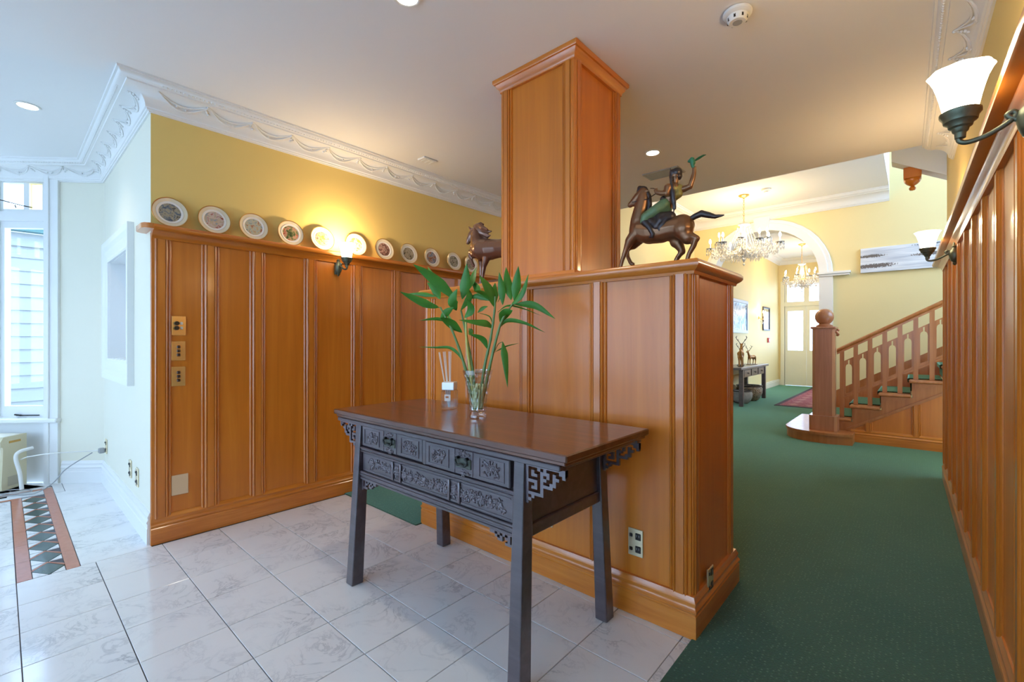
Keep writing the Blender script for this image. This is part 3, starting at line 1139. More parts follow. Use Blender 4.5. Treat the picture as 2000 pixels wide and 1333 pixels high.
# wall left and right of the opening, and the spandrel built from strips over the arch
mb.box(-3.13, ACX - AR, YA, YA + 0.25, 0, HCEIL)
mb.box(ACX + AR, -0.265, YA, YA + 0.25, 0, HCEIL)
mb.box(-0.265, 2.7, YA, YA + 0.25, 0, 5.6)
for i in range(seg):
    (x1, z1), (x0, z0) = arc[i], arc[i + 1]
    mb.prism([(x0, YA, z0), (x1, YA, z1), (x1, YA, HCEIL), (x0, YA, HCEIL)], (0, 0.25, 0))
struct(mb.build('wall_arch', M_YELLOW_DAYLIT), 'yellow far wall with a round arched opening')
mb = MB()
AO = AR + 0.165
ring = [(AR - 0.012, 0.26), (AR - 0.012, -0.05), (AR + 0.10, -0.05), (AR + 0.11, -0.035), (AO - 0.01, -0.035), (AO, -0.02), (AO, 0.0)]
vs_, fs = [], []
for i in range(seg + 1):
    a = PI * i / seg
    for r, o in ring:
        vs_.append((ACX + r * math.cos(a), YA + o, ASP + r * math.sin(a)))
n = len(ring)
for i in range(seg):
    for j in range(n - 1):
        fs.append((i * n + j, i * n + j + 1, (i + 1) * n + j + 1, (i + 1) * n + j))
mb.add(vs_, fs)
for s in (-1, 1):
    xa, xb = (ACX + s * (AR - 0.012), ACX + s * AO)
    mb.box(min(xa, xb), max(xa, xb), YA - 0.05, YA + 0.26, 0, ASP - 0.02)
trim_5 = struct(mb.build('trim_5', M_PLASTER, smooth=40), 'white plaster surround of the round arch')
MB().prism([(ACX - 0.085, YA - 0.09, ASP + AR - 0.03), (ACX + 0.085, YA - 0.09, ASP + AR - 0.03), (ACX + 0.125, YA - 0.09, ASP + AO + 0.04), (ACX - 0.125, YA - 0.09, ASP + AO + 0.04)], (0, 0.10, 0)).build('keystone', M_PLASTER, trim_5)
for s in (-1, 1):
    x0, x1 = sorted((ACX + s * (AR - 0.03), ACX + s * (AO + 0.22)))
    mb = MB()
    mb.box(x0, x1, YA - 0.09, YA + 0.02, ASP - 0.02, ASP + 0.012)
    mb.box(x0 + 0.015, x1 - 0.015, YA - 0.07, YA + 0.02, ASP - 0.05, ASP - 0.02)
    mb.build('impost', M_PLASTER, trim_5)
# cornice of the stair hall
mb = MB().sweep([(-0.265, YA), (-3.03, YA), (-3.03, 4.66)], [(o * 1.15, HCEIL + z * 1.22) for o, z in CROWN])
struct(mb.build('trim_6', M_PLASTER, smooth=50), 'white plaster cornice of the stair hall')

# ---- hall beyond the arch
XH0, XH1, YH = -2.76, -1.04, 14.07
mb = MB()
mb.box(XH0 - 0.1, XH0, YA + 0.25, YH, 0, HCEIL)
struct(mb.build('wall_hall_left', M_YELLOW_DAYLIT), 'left wall of the far hall behind the console table')
mb = MB()
mb.box(XH1, XH1 + 0.1, YA + 0.25, 10.0, 0, HCEIL)
mb.box(XH1, XH1 + 0.1, 13.2, YH, 0, HCEIL)
mb.box(XH1, XH1 + 0.1, 10.0, 13.2, 0, 0.7)
mb.box(XH1, XH1 + 0.1, 10.0, 13.2, 1.75, HCEIL)
struct(mb.build('wall_hall_right', M_YELLOW_DAYLIT), 'right wall of the far hall')
mb = MB()  # windows out of view, added to throw daylight on hall wall and carpet
for y in (10.0, 10.8, 11.6, 12.4, 13.2):
    mb.box(XH1 + 0.02, XH1 + 0.08, max(10.0, y - 0.035), min(13.2, y + 0.035), 0.7, 1.75)
mb.box(XH1 + 0.02, XH1 + 0.08, 10.0, 13.2, 0.7, 0.78)
mb.box(XH1 + 0.02, XH1 + 0.08, 10.0, 13.2, 1.67, 1.75)
w7 = struct(mb.build('window_7', M_WHITE), 'unseen row of white windows added to bring daylight into the far hall')
MB().box(XH1 + 0.048, XH1 + 0.052, 10.0, 13.2, 0.76, 1.69).build('pane', M_GLASS, w7)
portal('added_window_sky_portal', (XH1 + 0.095, 11.6, 1.225), (-1, 0, 0), 3.2, 1.05)
DX0, DX1, DH = -2.62, -1.62, 2.72
mb = MB()
mb.box(XH0 - 0.1, DX0, YH, YH + 0.15, 0, HCEIL)
mb.box(DX1, XH1 + 0.1, YH, YH + 0.15, 0, HCEIL)
mb.box(DX0, DX1, YH, YH + 0.15, DH, HCEIL)
struct(mb.build('wall_hall_end', M_YELLOW_DAYLIT), 'end wall of the far hall around the glazed doors')
mb = MB()
mb.box(DX0 - 0.09, DX0, YH - 0.025, YH + 0.1, 0, DH + 0.09)
mb.box(DX1, DX1 + 0.09, YH - 0.025, YH + 0.1, 0, DH + 0.09)
mb.box(DX0, DX1, YH - 0.025, YH + 0.1, DH, DH + 0.09)
mb.box(DX0, DX1, YH - 0.01, YH + 0.1, 2.13, 2.25)
door_2 = struct(mb.build('door_2', M_CREAM_DAYLIT), 'cream glazed double doors at the end of the far hall')
dm = (DX0 + DX1) / 2
for a, b in ((DX0, dm), (dm, DX1)):
    f = MB()
    f.box(a + .003, a + 0.075, YH + 0.02, YH + 0.07, 0.01, 2.13)
    f.box(b - 0.075, b - .003, YH + 0.02, YH + 0.07, 0.01, 2.13)
    f.box(a + .075, b - .075, YH + 0.02, YH + 0.07, 0.01, 0.95)
    f.box(a + .075, b - .075, YH + 0.02, YH + 0.07, 2.00, 2.13)
    lf = f.build('door_leaf', M_CREAM_DAYLIT, door_2)
    MB().box(a + .075, b - .075, YH + 0.042, YH + 0.048, 0.95, 2.00).build('pane', M_GLASS, lf)
    f = MB()
    f.box(a, a + 0.06, YH + 0.02, YH + 0.07, 2.25, DH)
    f.box(b - 0.06, b, YH + 0.02, YH + 0.07, 2.25, DH)
    tl = f.build('fanlight', M_CREAM_DAYLIT, door_2)
    MB().box(a + .06, b - .06, YH + 0.042, YH + 0.048, 2.25, DH).build('pane', M_GLASS, tl)
portal('hall_door_sky_portal', (dm, YH + 0.09, 1.6), (0, -1, 0), DX1 - DX0, 2.2)
mb = MB().sweep([(XH1, YH), (XH0, YH), (XH0, YA + 0.25)][::1], [(o, HCEIL + z) for o, z in CROWN])
struct(mb.build('trim_7', M_PLASTER, smooth=50), 'white plaster cornice of the far hall')
mb = MB().sweep([(DX0 - 0.09, YH), (XH0, YH), (XH0, YA + 0.25)], SKIRT)
struct(mb.build('baseboard_hall', M_CREAM_DAYLIT, smooth=35), 'cream skirting of the far hall')

# ---- stairwell side wall with a tall landing window
mb = MB()
mb.box(2.6, 2.7, 4.55, 5.0, 0, 5.6)
mb.box(2.6, 2.7, 8.2, YA, 0, 5.6)
mb.box(2.6, 2.7, 5.0, 8.2, 0, 1.9)
mb.box(2.6, 2.7, 5.0, 8.2, 5.2, 5.6)
mb.box(0.42, 2.6, 4.55, 4.65, 0, CEIL + 0.12)
struct(mb.build('wall_stairwell', M_YELLOW_DAYLIT), 'outer wall of the stairwell with the landing window')
mb = MB()
for y in (5.0, 5.8, 6.6, 7.4, 8.2):
    mb.box(2.62, 2.68, max(5.0, y - 0.04), min(8.2, y + 0.04), 1.9, 5.2)
mb.box(2.62, 2.68, 5.0, 8.2, 1.9, 1.98)
mb.box(2.62, 2.68, 5.0, 8.2, 5.12, 5.2)
w6 = struct(mb.build('window_6', M_WHITE), 'tall white landing window above the stairs')
MB().box(2.648, 2.652, 5.0, 8.2, 1.96, 5.14).build('pane', M_GLASS, w6)
portal('landing_sky_portal', (2.69, 6.6, 3.55), (-1, 0, 0), 3.2, 3.3)

# ---- neighbouring house outside the bay
nb = thing('neighbouring_house', 'white weatherboarded house wall outside the bay window', 'building', (-8.2, 0, 0))
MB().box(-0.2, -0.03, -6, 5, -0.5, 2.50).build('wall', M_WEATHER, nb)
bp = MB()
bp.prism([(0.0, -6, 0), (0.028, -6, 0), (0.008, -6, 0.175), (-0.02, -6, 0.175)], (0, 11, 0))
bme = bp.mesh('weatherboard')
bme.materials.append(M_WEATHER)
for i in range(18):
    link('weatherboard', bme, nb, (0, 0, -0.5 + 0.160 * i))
MB().box(-0.03, 0.05, -6, 5, 2.36, 2.52).build('fascia', M_WEATHER, nb)
mb = MB().prism([(0.05, -6, 2.53), (0.17, -6, 2.53), (0.19, -6, 2.62), (0.05, -6, 2.62)], (0, 11, 0))
mb.build('gutter', M_TEAL, nb)
MB().box(-0.8, 0.05, -6, 5, 2.62, 2.66).build('roof_edge', M_WEATHER, nb)
gr = MB().box(-8.2, -6.5, -8, 5, -0.6, -0.5)
gr.box(-8.2, 4, -9, YE - 0.2, -0.6, -0.1)
struct(gr.build('ground', plain('paving', (0.42, 0.42, 0.40), rough=0.8, var=0.1)), 'pale paving outside the house')

# ================================================================== THINGS
#PART2
# ---------------------------------------------------------------- panelled half-height partition
PX0, PX1, PY0, PY1, PZ = -2.40, -0.675, 1.862, 2.41, 1.53
part = thing('panelled_partition', 'half-height orange timber panelled partition behind the dark table', 'partition', ((PX0 + PX1) / 2, (PY0 + PY1) / 2, 0))
pcx, pcy = (PX0 + PX1) / 2, (PY0 + PY1) / 2
hx, hy = (PX1 - PX0) / 2, (PY1 - PY0) / 2
MB().box(-hx + PT, hx - PT, -hy + PT, hy - PT, 0.008, PZ - 0.03).build('core', M_WOOD, part)
fb = [PX0 + 0.045, -1.975, -1.547, -1.109, PX1 - 0.045]
bm_part = batten_mesh(PZ - 0.03 - 0.15, 0.92)
for x in fb:
    link('batten', bm_part, part, (x - pcx, -hy + 0.004, 0.15), (0, 0, PI))
    link('batten', bm_part, part, (x - pcx, hy - 0.004, 0.15))
for a, b in zip(fb, fb[1:]):
    for sy in (-1, 1):
        y0, y1 = (-hy, -hy + PT) if sy < 0 else (hy - PT, hy)
        MB().box(a + 0.03 - pcx, b - 0.03 - pcx, y0, y1, 0.14, PZ - 0.02).build('panel', M_WOOD, part)
for sx in (-1, 1):
    x0, x1 = (hx - PT, hx) if sx > 0 else (-hx, -hx + PT)
    MB().box(x0, x1, -hy, hy, 0.14, PZ - 0.02).build('end_panel', M_WOOD, part)
    for y in (-hy + 0.035, hy - 0.045):
        o = link('batten', bm_part, part, (sx * (hx - 0.004), y, 0.15), (0, 0, -PI / 2 * sx))
        o.scale = (0.75, 0.8, 1)
loop = [(-hx, -hy), (-hx, hy), (hx, hy), (hx, -hy)]
MB().sweep(loop, [(o + 0.008, z + .002) for o, z in SKIRT[1:]] + [(-0.004, 0.167), (-0.004, 0.002)], closed=True).build('skirting', M_TRIMH, part, smooth=35)
CAP = [(-0.01, PZ - 0.058), (0.014, PZ - 0.058), (0.018, PZ - 0.046), (0.028, PZ - 0.040), (0.034, PZ - 0.034), (0.040, PZ - 0.026),
       (0.040, PZ - 0.010), (0.032, PZ), (-0.01, PZ)]
mb = MB().sweep(loop, CAP, closed=True)
mb.box(-hx, hx, -hy, hy, PZ - 0.02, PZ - 0.0005)
mb.build('cap_rail', M_TRIMH, part, smooth=40)

# ---------------------------------------------------------------- column on the partition
CX0, CX1, CY0, CY1 = -1.775, -1.272, 1.905, 2.39
ccx, ccy = (CX0 + CX1) / 2, (CY0 + CY1) / 2
col = thing('panelled_column', 'square orange timber column rising from the partition to the ceiling', 'column', (ccx, ccy, PZ + 0.001))
wx, wy, ch = (CX1 - CX0) / 2, (CY1 - CY0) / 2, CEIL - PZ - 0.002
MB().box(-wx + 0.014, wx - 0.014, -wy + 0.014, wy - 0.014, 0, ch - 0.005).build('shaft', M_WOOD, col)
bm_col = batten_mesh(ch - 0.006, 0.78)
for sx in (-1, 1):
    for s in (-1, 1):
        link('batten', bm_col, col, (s * (wx - 0.039), sx * (wy - 0.016), 0), (0, 0, 0 if sx > 0 else PI))
        link('batten', bm_col, col, (sx * (wx - 0.016), s * (wy - 0.039), 0), (0, 0, -PI / 2 * sx))
loopc = [(-wx, -wy), (-wx, wy), (wx, wy), (wx, -wy)]
MB().sweep(loopc, [(-0.03, ch - 0.07), (0.002, ch - 0.07), (0.006, ch - 0.052), (0.016, ch - 0.042), (0.020, ch - 0.030), (0.022, ch - 0.026),
                   (0.030, ch - 0.024), (0.034, ch - 0.016), (0.034, ch), (-0.03, ch)], closed=True).build('cornice', M_TRIMH, col, smooth=40)
MB().sweep(loopc, [(-0.03, 0), (0.006, 0), (0.006, 0.022), (0.002, 0.028), (-0.03, 0.028)], closed=True).build('base_bead', M_TRIMH, col, smooth=40)


# ---------------------------------------------------------------- carved altar table
TZ = 0.845
tcx, tcy = -1.54, 1.452
tab = thing('carved_side_table', 'dark carved wooden side table with two drawers before the partition', 'table', (tcx, tcy, 0))
tw, td = 0.737, 0.292
mb = MB()
mb.cbox(-tw, tw, -td, td, TZ - 0.026, TZ, 0.004)
mb.cbox(-tw + 0.012, tw - 0.012, -td + 0.010, td - 0.010, TZ - 0.040, TZ - 0.0255, 0.003)
mb.build('table_top', M_TABLETOP, tab)
mb = MB()
for s in (-1, 1):   # moulded edge below the top
    mb.cbox(-tw + 0.03, tw - 0.03, s * (td - 0.018) - 0.012, s * (td - 0.018) + 0.012, TZ - 0.058, TZ - 0.040, 0.003)
    mb.cbox(s * (tw - 0.05) - 0.014, s * (tw - 0.05) + 0.014, -td + 0.03, td - 0.03, TZ - 0.058, TZ - 0.040, 0.003)
mb.build('top_frame', M_TABLE, tab)
LX, LYT, LYB = 0.525, 0.245, 0.285
for sx in (-1, 1):
    for sy in (-1, 1):
        top, bot = [], []
        for dx, dy in ((-1, -1), (1, -1), (1, 1), (-1, 1)):
            top.append((sx * LX + dx * 0.023, sy * LYT + dy * 0.026, TZ - 0.04))
            bot.append((sx * (LX + 0.012) + dx * 0.029, sy * LYB + dy * 0.031, 0.0))
        mb = MB().add(bot + top, [(3, 2, 1, 0), (4, 5, 6, 7), (0, 1, 5, 4), (1, 2, 6, 5), (2, 3, 7, 6), (3, 0, 4, 7)])
        o = mb.build('leg', M_TABLE, tab)
        b = o.modifiers.new('bevel', 'BEVEL')
        b.width = 0.005
        b.segments = 2
AX = LX - 0.023          # apron between the legs
FY = -LYT - 0.018        # front plane


def rail(z0, z1, y0, steps, name):
    m = MB()
    n = steps
    for i in range(n):
        a = z0 + (z1 - z0) * i / n
        b = z0 + (z1 - z0) * (i + 1) / n
        m.cbox(-AX - 0.004, AX + 0.004, y0 - (0.010 if i % 2 == 0 else 0.006) - 0.006 * (i / n), -y0 * 0 + y0 + 0.02, a, b, 0.0022)
    return m.build(name, M_TABLE, tab)


rail(0.655, 0.680, FY, 3, 'middle_rail')
rail(0.520, 0.560, FY, 4, 'lower_rail')
MB().box(-AX, AX, FY + 0.012, FY + 0.024, 0.54, TZ - 0.04).build('apron_back', M_TABLE, tab)
MB().cbox(-0.012, 0.012, FY - 0.008, FY + 0.014, 0.680, TZ - 0.045, 0.003).build('drawer_divider', M_TABLE, tab)
MB().cbox(-AX, AX, FY - 0.006, FY + 0.014, TZ - 0.058, TZ - 0.042, 0.003).build('top_rail', M_TABLE, tab)


def carving(m, cx, y, cz, w, h, rnd, dens=1.0):
    """scrolling flowers and leaves carved in relief, facing -y"""
    for k in range(int(9 * dens)):
        a = rnd.uniform(0, 2 * PI)
        r = math.sqrt(rnd.random())
        px_, pz = cx + math.cos(a) * r * w * 0.42, cz + math.sin(a) * r * h * 0.42
        rot = Matrix.Rotation(rnd.uniform(0, PI), 3, 'Y')
        m.ell((px_, y, pz), (rnd.uniform(0.006, 0.011), 0.005, rnd.uniform(0.003, 0.005)), n=6, m=4, rot=rot)
    for k in range(int(4 * dens)):
        px_, pz = cx + rnd.uniform(-.34, .34) * w, cz + rnd.uniform(-.34, .34) * h
        R0 = rnd.uniform(0.007, 0.013)
        pts = [(px_ + R0 * (1 - q / 14) * math.cos(q * 0.6 + k), y - 0.001, pz + R0 * (1 - q / 14) * math.sin(q * 0.6 + k)) for q in range(11)]
        m.tube(pts, 0.0022, n=5)
    m.ell((cx, y, cz), (0.008, 0.006, 0.008), n=8, m=4)
    for q in range(6):
        a = q * PI / 3
        m.ell((cx + 0.011 * math.cos(a), y, cz + 0.011 * math.sin(a)), (0.006, 0.005, 0.004), n=6, m=4, rot=Matrix.Rotation(-a, 3, 'Y'))


rnd = random.Random(3)
for x0, x1, tilt in ((-AX + 0.004, -0.016, 0.0), (0.016, AX - 0.014, 0.010)):
    z0, z1 = 0.684, TZ - 0.060
    y = FY - 0.004 - tilt
    dr = MB().cbox(x0, x1, y, FY + 0.012, z0, z1, 0.004)
    drawer = dr.build('drawer', M_TABLE, tab)
    w = x1 - x0
    # three fields: carved, lock plate, carved
    for q, cx in enumerate((x0 + w * 0.185, x0 + w * 0.815)):
        m = MB()
        fw, fh = w * 0.255, (z1 - z0) * 0.66
        cz = (z0 + z1) / 2
        m.box(cx - fw / 2 - 0.003, cx + fw / 2 + 0.003, y - 0.003, y, cz + fh / 2, cz + fh / 2 + 0.003)
        m.box(cx - fw / 2 - 0.003, cx + fw / 2 + 0.003, y - 0.003, y, cz - fh / 2 - 0.003, cz - fh / 2)
        m.box(cx - fw / 2 - 0.003, cx - fw / 2, y - 0.003, y, cz - fh / 2, cz + fh / 2)
        m.box(cx + fw / 2, cx + fw / 2 + 0.003, y - 0.003, y, cz - fh / 2, cz + fh / 2)
        carving(m, cx, y - 0.001, cz, fw, fh, rnd, 3.2)
        m.build('carved_field', M_CARVE, drawer, smooth=50)
    cx = (x0 + x1) / 2
    m = MB()
    m.box(cx - 0.052, cx - 0.049, y - 0.0025, y, z0 + 0.004, z1 - 0.004)
    m.box(cx + 0.049, cx + 0.052, y - 0.0025, y, z0 + 0.004, z1 - 0.004)
    for zz in (z0 + 0.022, z1 - 0.028):
        m.box(cx - 0.049, cx + 0.049, y - 0.0025, y, zz - 0.0015, zz + 0.0015)
    carving(m, cx, y - 0.001, z1 - 0.015, 0.08, 0.016, rnd, 0.6)
    carving(m, cx, y - 0.001, z0 + 0.011, 0.08, 0.012, rnd, 0.5)
    m.build('centre_field', M_CARVE, drawer, smooth=50)
    pl = MB().cbox(cx - 0.043, cx + 0.043, y - 0.005, y + 0.002, z0 + 0.030, z1 - 0.034, 0.002).build('lock_plate', plain('dark_brass', (0.10, 0.11, 0.09), rough=0.35, metal=0.6), drawer)
    m = MB()
    hz = (z0 + z1) / 2 + 0.006
    for s in (-1, 1):
        m.tube([(cx + s * 0.024, y - 0.004, hz + 0.013), (cx + s * 0.024, y - 0.016, hz + 0.013)], 0.006, n=8)
    m.tube(bez([(cx - 0.024, y - 0.013, hz + 0.013), (cx - 0.033, y - 0.014, hz + 0.002), (cx - 0.022, y - 0.014, hz - 0.014), (cx, y - 0.014, hz - 0.010),
                (cx + 0.022, y - 0.014, hz - 0.014), (cx + 0.033, y - 0.014, hz + 0.002), (cx + 0.024, y - 0.013, hz + 0.013)], 5), 0.0042, n=7)
    m.build('bail_handle', M_IRON, pl, smooth=60)
# carved frieze below the drawers
m = MB()
m.cbox(-AX + 0.003, AX - 0.003, FY + 0.000, FY + 0.014, 0.560, 0.655, 0.003)
fr = m.build('frieze_panel', M_TABLE, tab)
m = MB()
yy = FY - 0.001
for xa, xb in ((-0.44, -0.235), (-0.235, -0.175), (-0.175, 0.155), (0.155, 0.215), (0.215, 0.455)):
    n = max(1, round((xb - xa) / 0.05))
    for q in range(n):
        carving(m, xa + (xb - xa) * (q + .5) / n, yy, 0.608, min(0.062, xb - xa), 0.060, rnd, 1.7)
for x in (-0.235, -0.175, 0.155, 0.215):
    m.cbox(x - 0.006, x + 0.006, yy - 0.008, yy, 0.566, 0.650, 0.002)
for zz in (0.572, 0.646):
    m.box(-AX + 0.02, AX - 0.02, yy - 0.002, yy, zz - 0.0015, zz + 0.0015)
m.build('frieze_carving', M_CARVE, fr, smooth=50)
# side aprons and back
for s in (-1, 1):
    MB().box(s * LX - 0.008, s * LX + 0.008, -LYT, LYT, 0.56, TZ - 0.045).build('side_panel', M_TABLE, tab)
    MB().cbox(s * (LX + 0.003) - 0.014, s * (LX + 0.003) + 0.014, -LYT - 0.006, LYT + 0.006, 0.515, 0.562, 0.004).build('side_rail', M_TABLE, tab)
MB().box(-AX, AX, LYT, LYT + 0.014, 0.54, TZ - 0.045).build('back_panel', M_TABLE, tab)
FRET = ["#############", "#...#.#....##", "#.#..###.#..#", "#.##.#.#.##..", "#....##..#...", "####.#..##...", "#..#.####....", "#.##.#.......", "#....#.......",
        "######.......", "#.#..........", "##...........", "#............"]
FRET2 = ["##########", "#.#.#.#.##", "#.##.#.#..", "#.#..##...", "####......", "#........."]


def fret(m, pat, x, z, cw, chh, sx, y0, y1):
    for r, row in enumerate(pat):
        c = 0
        while c < len(row):
            if row[c] == '#':
                e = c
                while e < len(row) and row[e] == '#':
                    e += 1
                xa, xb = x + sx * c * cw, x + sx * e * cw
                m.box(min(xa, xb), max(xa, xb), y0, y1, z - (r + 1) * chh, z - r * chh + 0.0002)
                c = e
            else:
                c += 1


for s in (-1, 1):
    for sy in (-1, 1):
        m = MB()
        yf = sy * (LYT + 0.012)
        fret(m, FRET, s * (LX + 0.024), TZ - 0.058, 0.0127, 0.0105, s, yf - 0.007, yf + 0.007)
        x0, x1 = sorted((s * (LX + 0.022), s * (tw - 0.03)))
        m.box(x0, x1, yf - 0.009, yf + 0.009, TZ - 0.060, TZ - 0.040)
        x0, x1 = sorted((s * (LX + 0.024 + 13 * 0.0127), s * (tw - 0.035)))
        m.box(x0, x1, yf - 0.009, yf + 0.009, TZ - 0.082, TZ - 0.058)
        m.build('fretwork_bracket', M_CARVE, tab)
    m = MB()
    fret(m, FRET2, s * (AX + 0.002), 0.522, 0.0125, 0.0095, -s, FY - 0.001, FY + 0.011)
    m.build('fretwork_spandrel', M_CARVE, tab)

# ---------------------------------------------------------------- crystal vase
VX, VY = -1.512, 1.468
vase = thing('crystal_vase', 'tall flared cut crystal vase holding the bamboo on the table', 'vase', (VX, VY, TZ + 0.0005))
prof = [(0.0375, 0.0), (0.040, 0.004), (0.040, 0.016), (0.036, 0.022)]
for i in range(11):
    t = i / 10
    prof.append((0.036 + 0.030 * t ** 1.9, 0.026 + 0.186 * t))
prof += [(0.069, 0.219), (0.067, 0.222), (0.063, 0.217)]
inner = [(0.058 - 0.028 * (1 - (1 - i / 8) ** 1.9), 0.210 - 0.170 * i / 8) for i in range(9)] + [(0.0, 0.036)]


VN, VR = 16, 11
rows = []
for j in range(VR):
    t = j / (VR - 1)
    rows.append((0.037 + 0.029 * t ** 1.9, 0.020 + 0.190 * t))
vs_, fs = [], []
for j, (r, z) in enumerate(rows):
    for i in range(VN):
        a = 2 * PI * (i + 0.5 * (j % 2)) / VN
        vs_.append((r * math.cos(a), r * math.sin(a), z))
for j in range(VR - 2):
    for i in range(VN):
        A, D = j * VN + i, (j + 2) * VN + i
        if j % 2 == 0:
            B, Cc = (j + 1) * VN + (i - 1) % VN, (j + 1) * VN + i
        else:
            B, Cc = (j + 1) * VN + i, (j + 1) * VN + (i + 1) % VN
        a = 2 * PI * (i + 0.5 * (j % 2)) / VN
        r = rows[j + 1][0] * 1.055
        q = len(vs_)
        vs_.append((r * math.cos(a), r * math.sin(a), rows[j + 1][1]))
        fs += [(A, Cc, q), (Cc, D, q), (D, B, q), (B, A, q)]
mb = MB().add(vs_, fs)
mb.build('cut_diamonds', M_CRYSTAL, vase)
mb = MB().lathe([(0.0, 0.0), (0.0375, 0.0), (0.041, 0.004), (0.041, 0.014), (0.037, 0.020), (0.033, 0.030), (0.0, 0.032)], n=24)
mb.build('vase_foot', M_CRYSTAL, vase, smooth=30)
mb = MB().lathe([(0.0655, 0.200), (0.069, 0.212), (0.070, 0.220), (0.067, 0.221), (0.062, 0.205), (0.0655, 0.200)], n=32, caps=False)
mb.build('vase_rim', M_CRYSTAL, vase, smooth=40)
mb = MB().lathe([(0.0, 0.04), (0.029, 0.042), (0.031, 0.08), (0.036, 0.135), (0.0, 0.135)], n=20)
mb.build('water', M_LIQ, vase)

# ---------------------------------------------------------------- lucky bamboo
plant = thing('bamboo_plant', 'leafy green bamboo stalks standing in the crystal vase', 'plant', (VX, VY, TZ + 0.04))
PO = Vector((VX, VY, TZ + 0.04))


def zp(zx, zy, dd=0.0):
    return at_d(800 + zx / 3.603, 490 + zy / 3.603, 2.111 + dd) - PO


rl = random.Random(11)
stalks = [([(455, 1110), (390, 820), (300, 560), (215, 395)], -0.02, M_STALK), ([(470, 1115), (440, 820), (400, 600), (362, 420)], 0.015, M_STALK),
          ([(460, 1120), (422, 820), (402, 640), (395, 470)], -0.01, M_STALKY), ([(490, 1110), (525, 830), (570, 620), (598, 420), (602, 320)], 0.0, M_STALK),
          ([(500, 1115), (560, 830), (620, 580), (660, 470), (725, 375)], -0.02, M_STALK)]
for pts, dd, mt in stalks:
    P = bez([zp(a, b, dd * i / len(pts)) for i, (a, b) in enumerate(pts)], 8)
    P[0] = P[0].copy()
    rr = []
    for i in range(len(P)):
        rr.append((0.0085 - 0.0045 * i / len(P)) * (1.12 if i % 4 == 0 else 0.96))
    MB().tube(P, rr, n=10).build('stalk', mt, plant, smooth=60)
m = MB()
for k in range(60):
    a = rl.uniform(0, 2 * PI)
    q = rl.uniform(0.003, 0.023)
    m.tube([(q * math.cos(a), q * math.sin(a), 0.008), (q * 1.1 * math.cos(a + .3), q * 1.1 * math.sin(a + .3), rl.uniform(0.03, 0.12))], [0.007, 0.005], n=6)
tag(m.build('roots', plain('pale_roots', (0.62, 0.62, 0.30), rough=0.5, var=0.3, vscale=40), plant, smooth=60), kind='stuff')


def leaf(pts, w, dd):
    n = 12
    zs = [zp(p[0], p[1], dd * (i / (len(pts) - 1)) ** 1.3) for i, p in enumerate(pts)]
    P = bez(zs, 8)
    # resample
    N = len(P)
    hw = w * 0.84 / 3.603 * 2.111 / F_PX / 2
    view = Vector((-_s, _c, 0))
    m_ = MB()
    vs_, fs = [], []
    tw_ = rl.uniform(-0.5, 0.5)
    for i, p in enumerate(P):
        t = i / (N - 1)
        d = (P[min(i + 1, N - 1)] - P[max(i - 1, 0)]).normalized()
        side = d.cross(view)
        if side.length < 1e-4:
            side = d.orthogonal()
        side.normalize()
        nrm = side.cross(d).normalized()
        ww = hw * 1.12 * ((t / 0.36) ** 0.7 if t < 0.36 else 1 - ((t - 0.36) / 0.64) ** 1.7)
        if t < 0.06:
            ww = max(ww * 0.5, 0.0012)
        sd = (side * math.cos(tw_) + nrm * math.sin(tw_))
        nn = sd.cross(d).normalized()
        vs_ += [tuple(p - sd * ww + nn * ww * 0.22), tuple(p - nn * ww * 0.10), tuple(p + sd * ww + nn * ww * 0.22),
                tuple(p - nn * (ww * 0.10 + 0.0008))]
    for i in range(N - 1):
        a = i * 4
        b = a + 4
        fs += [(a, a + 1, b + 1, b), (a + 1, a + 2, b + 2, b + 1), (a, b, b + 3, a + 3), (a + 3, b + 3, b + 2, a + 2)]
    m_.add(vs_, fs)
    return m_.build('leaf', M_LEAF, plant, smooth=70)


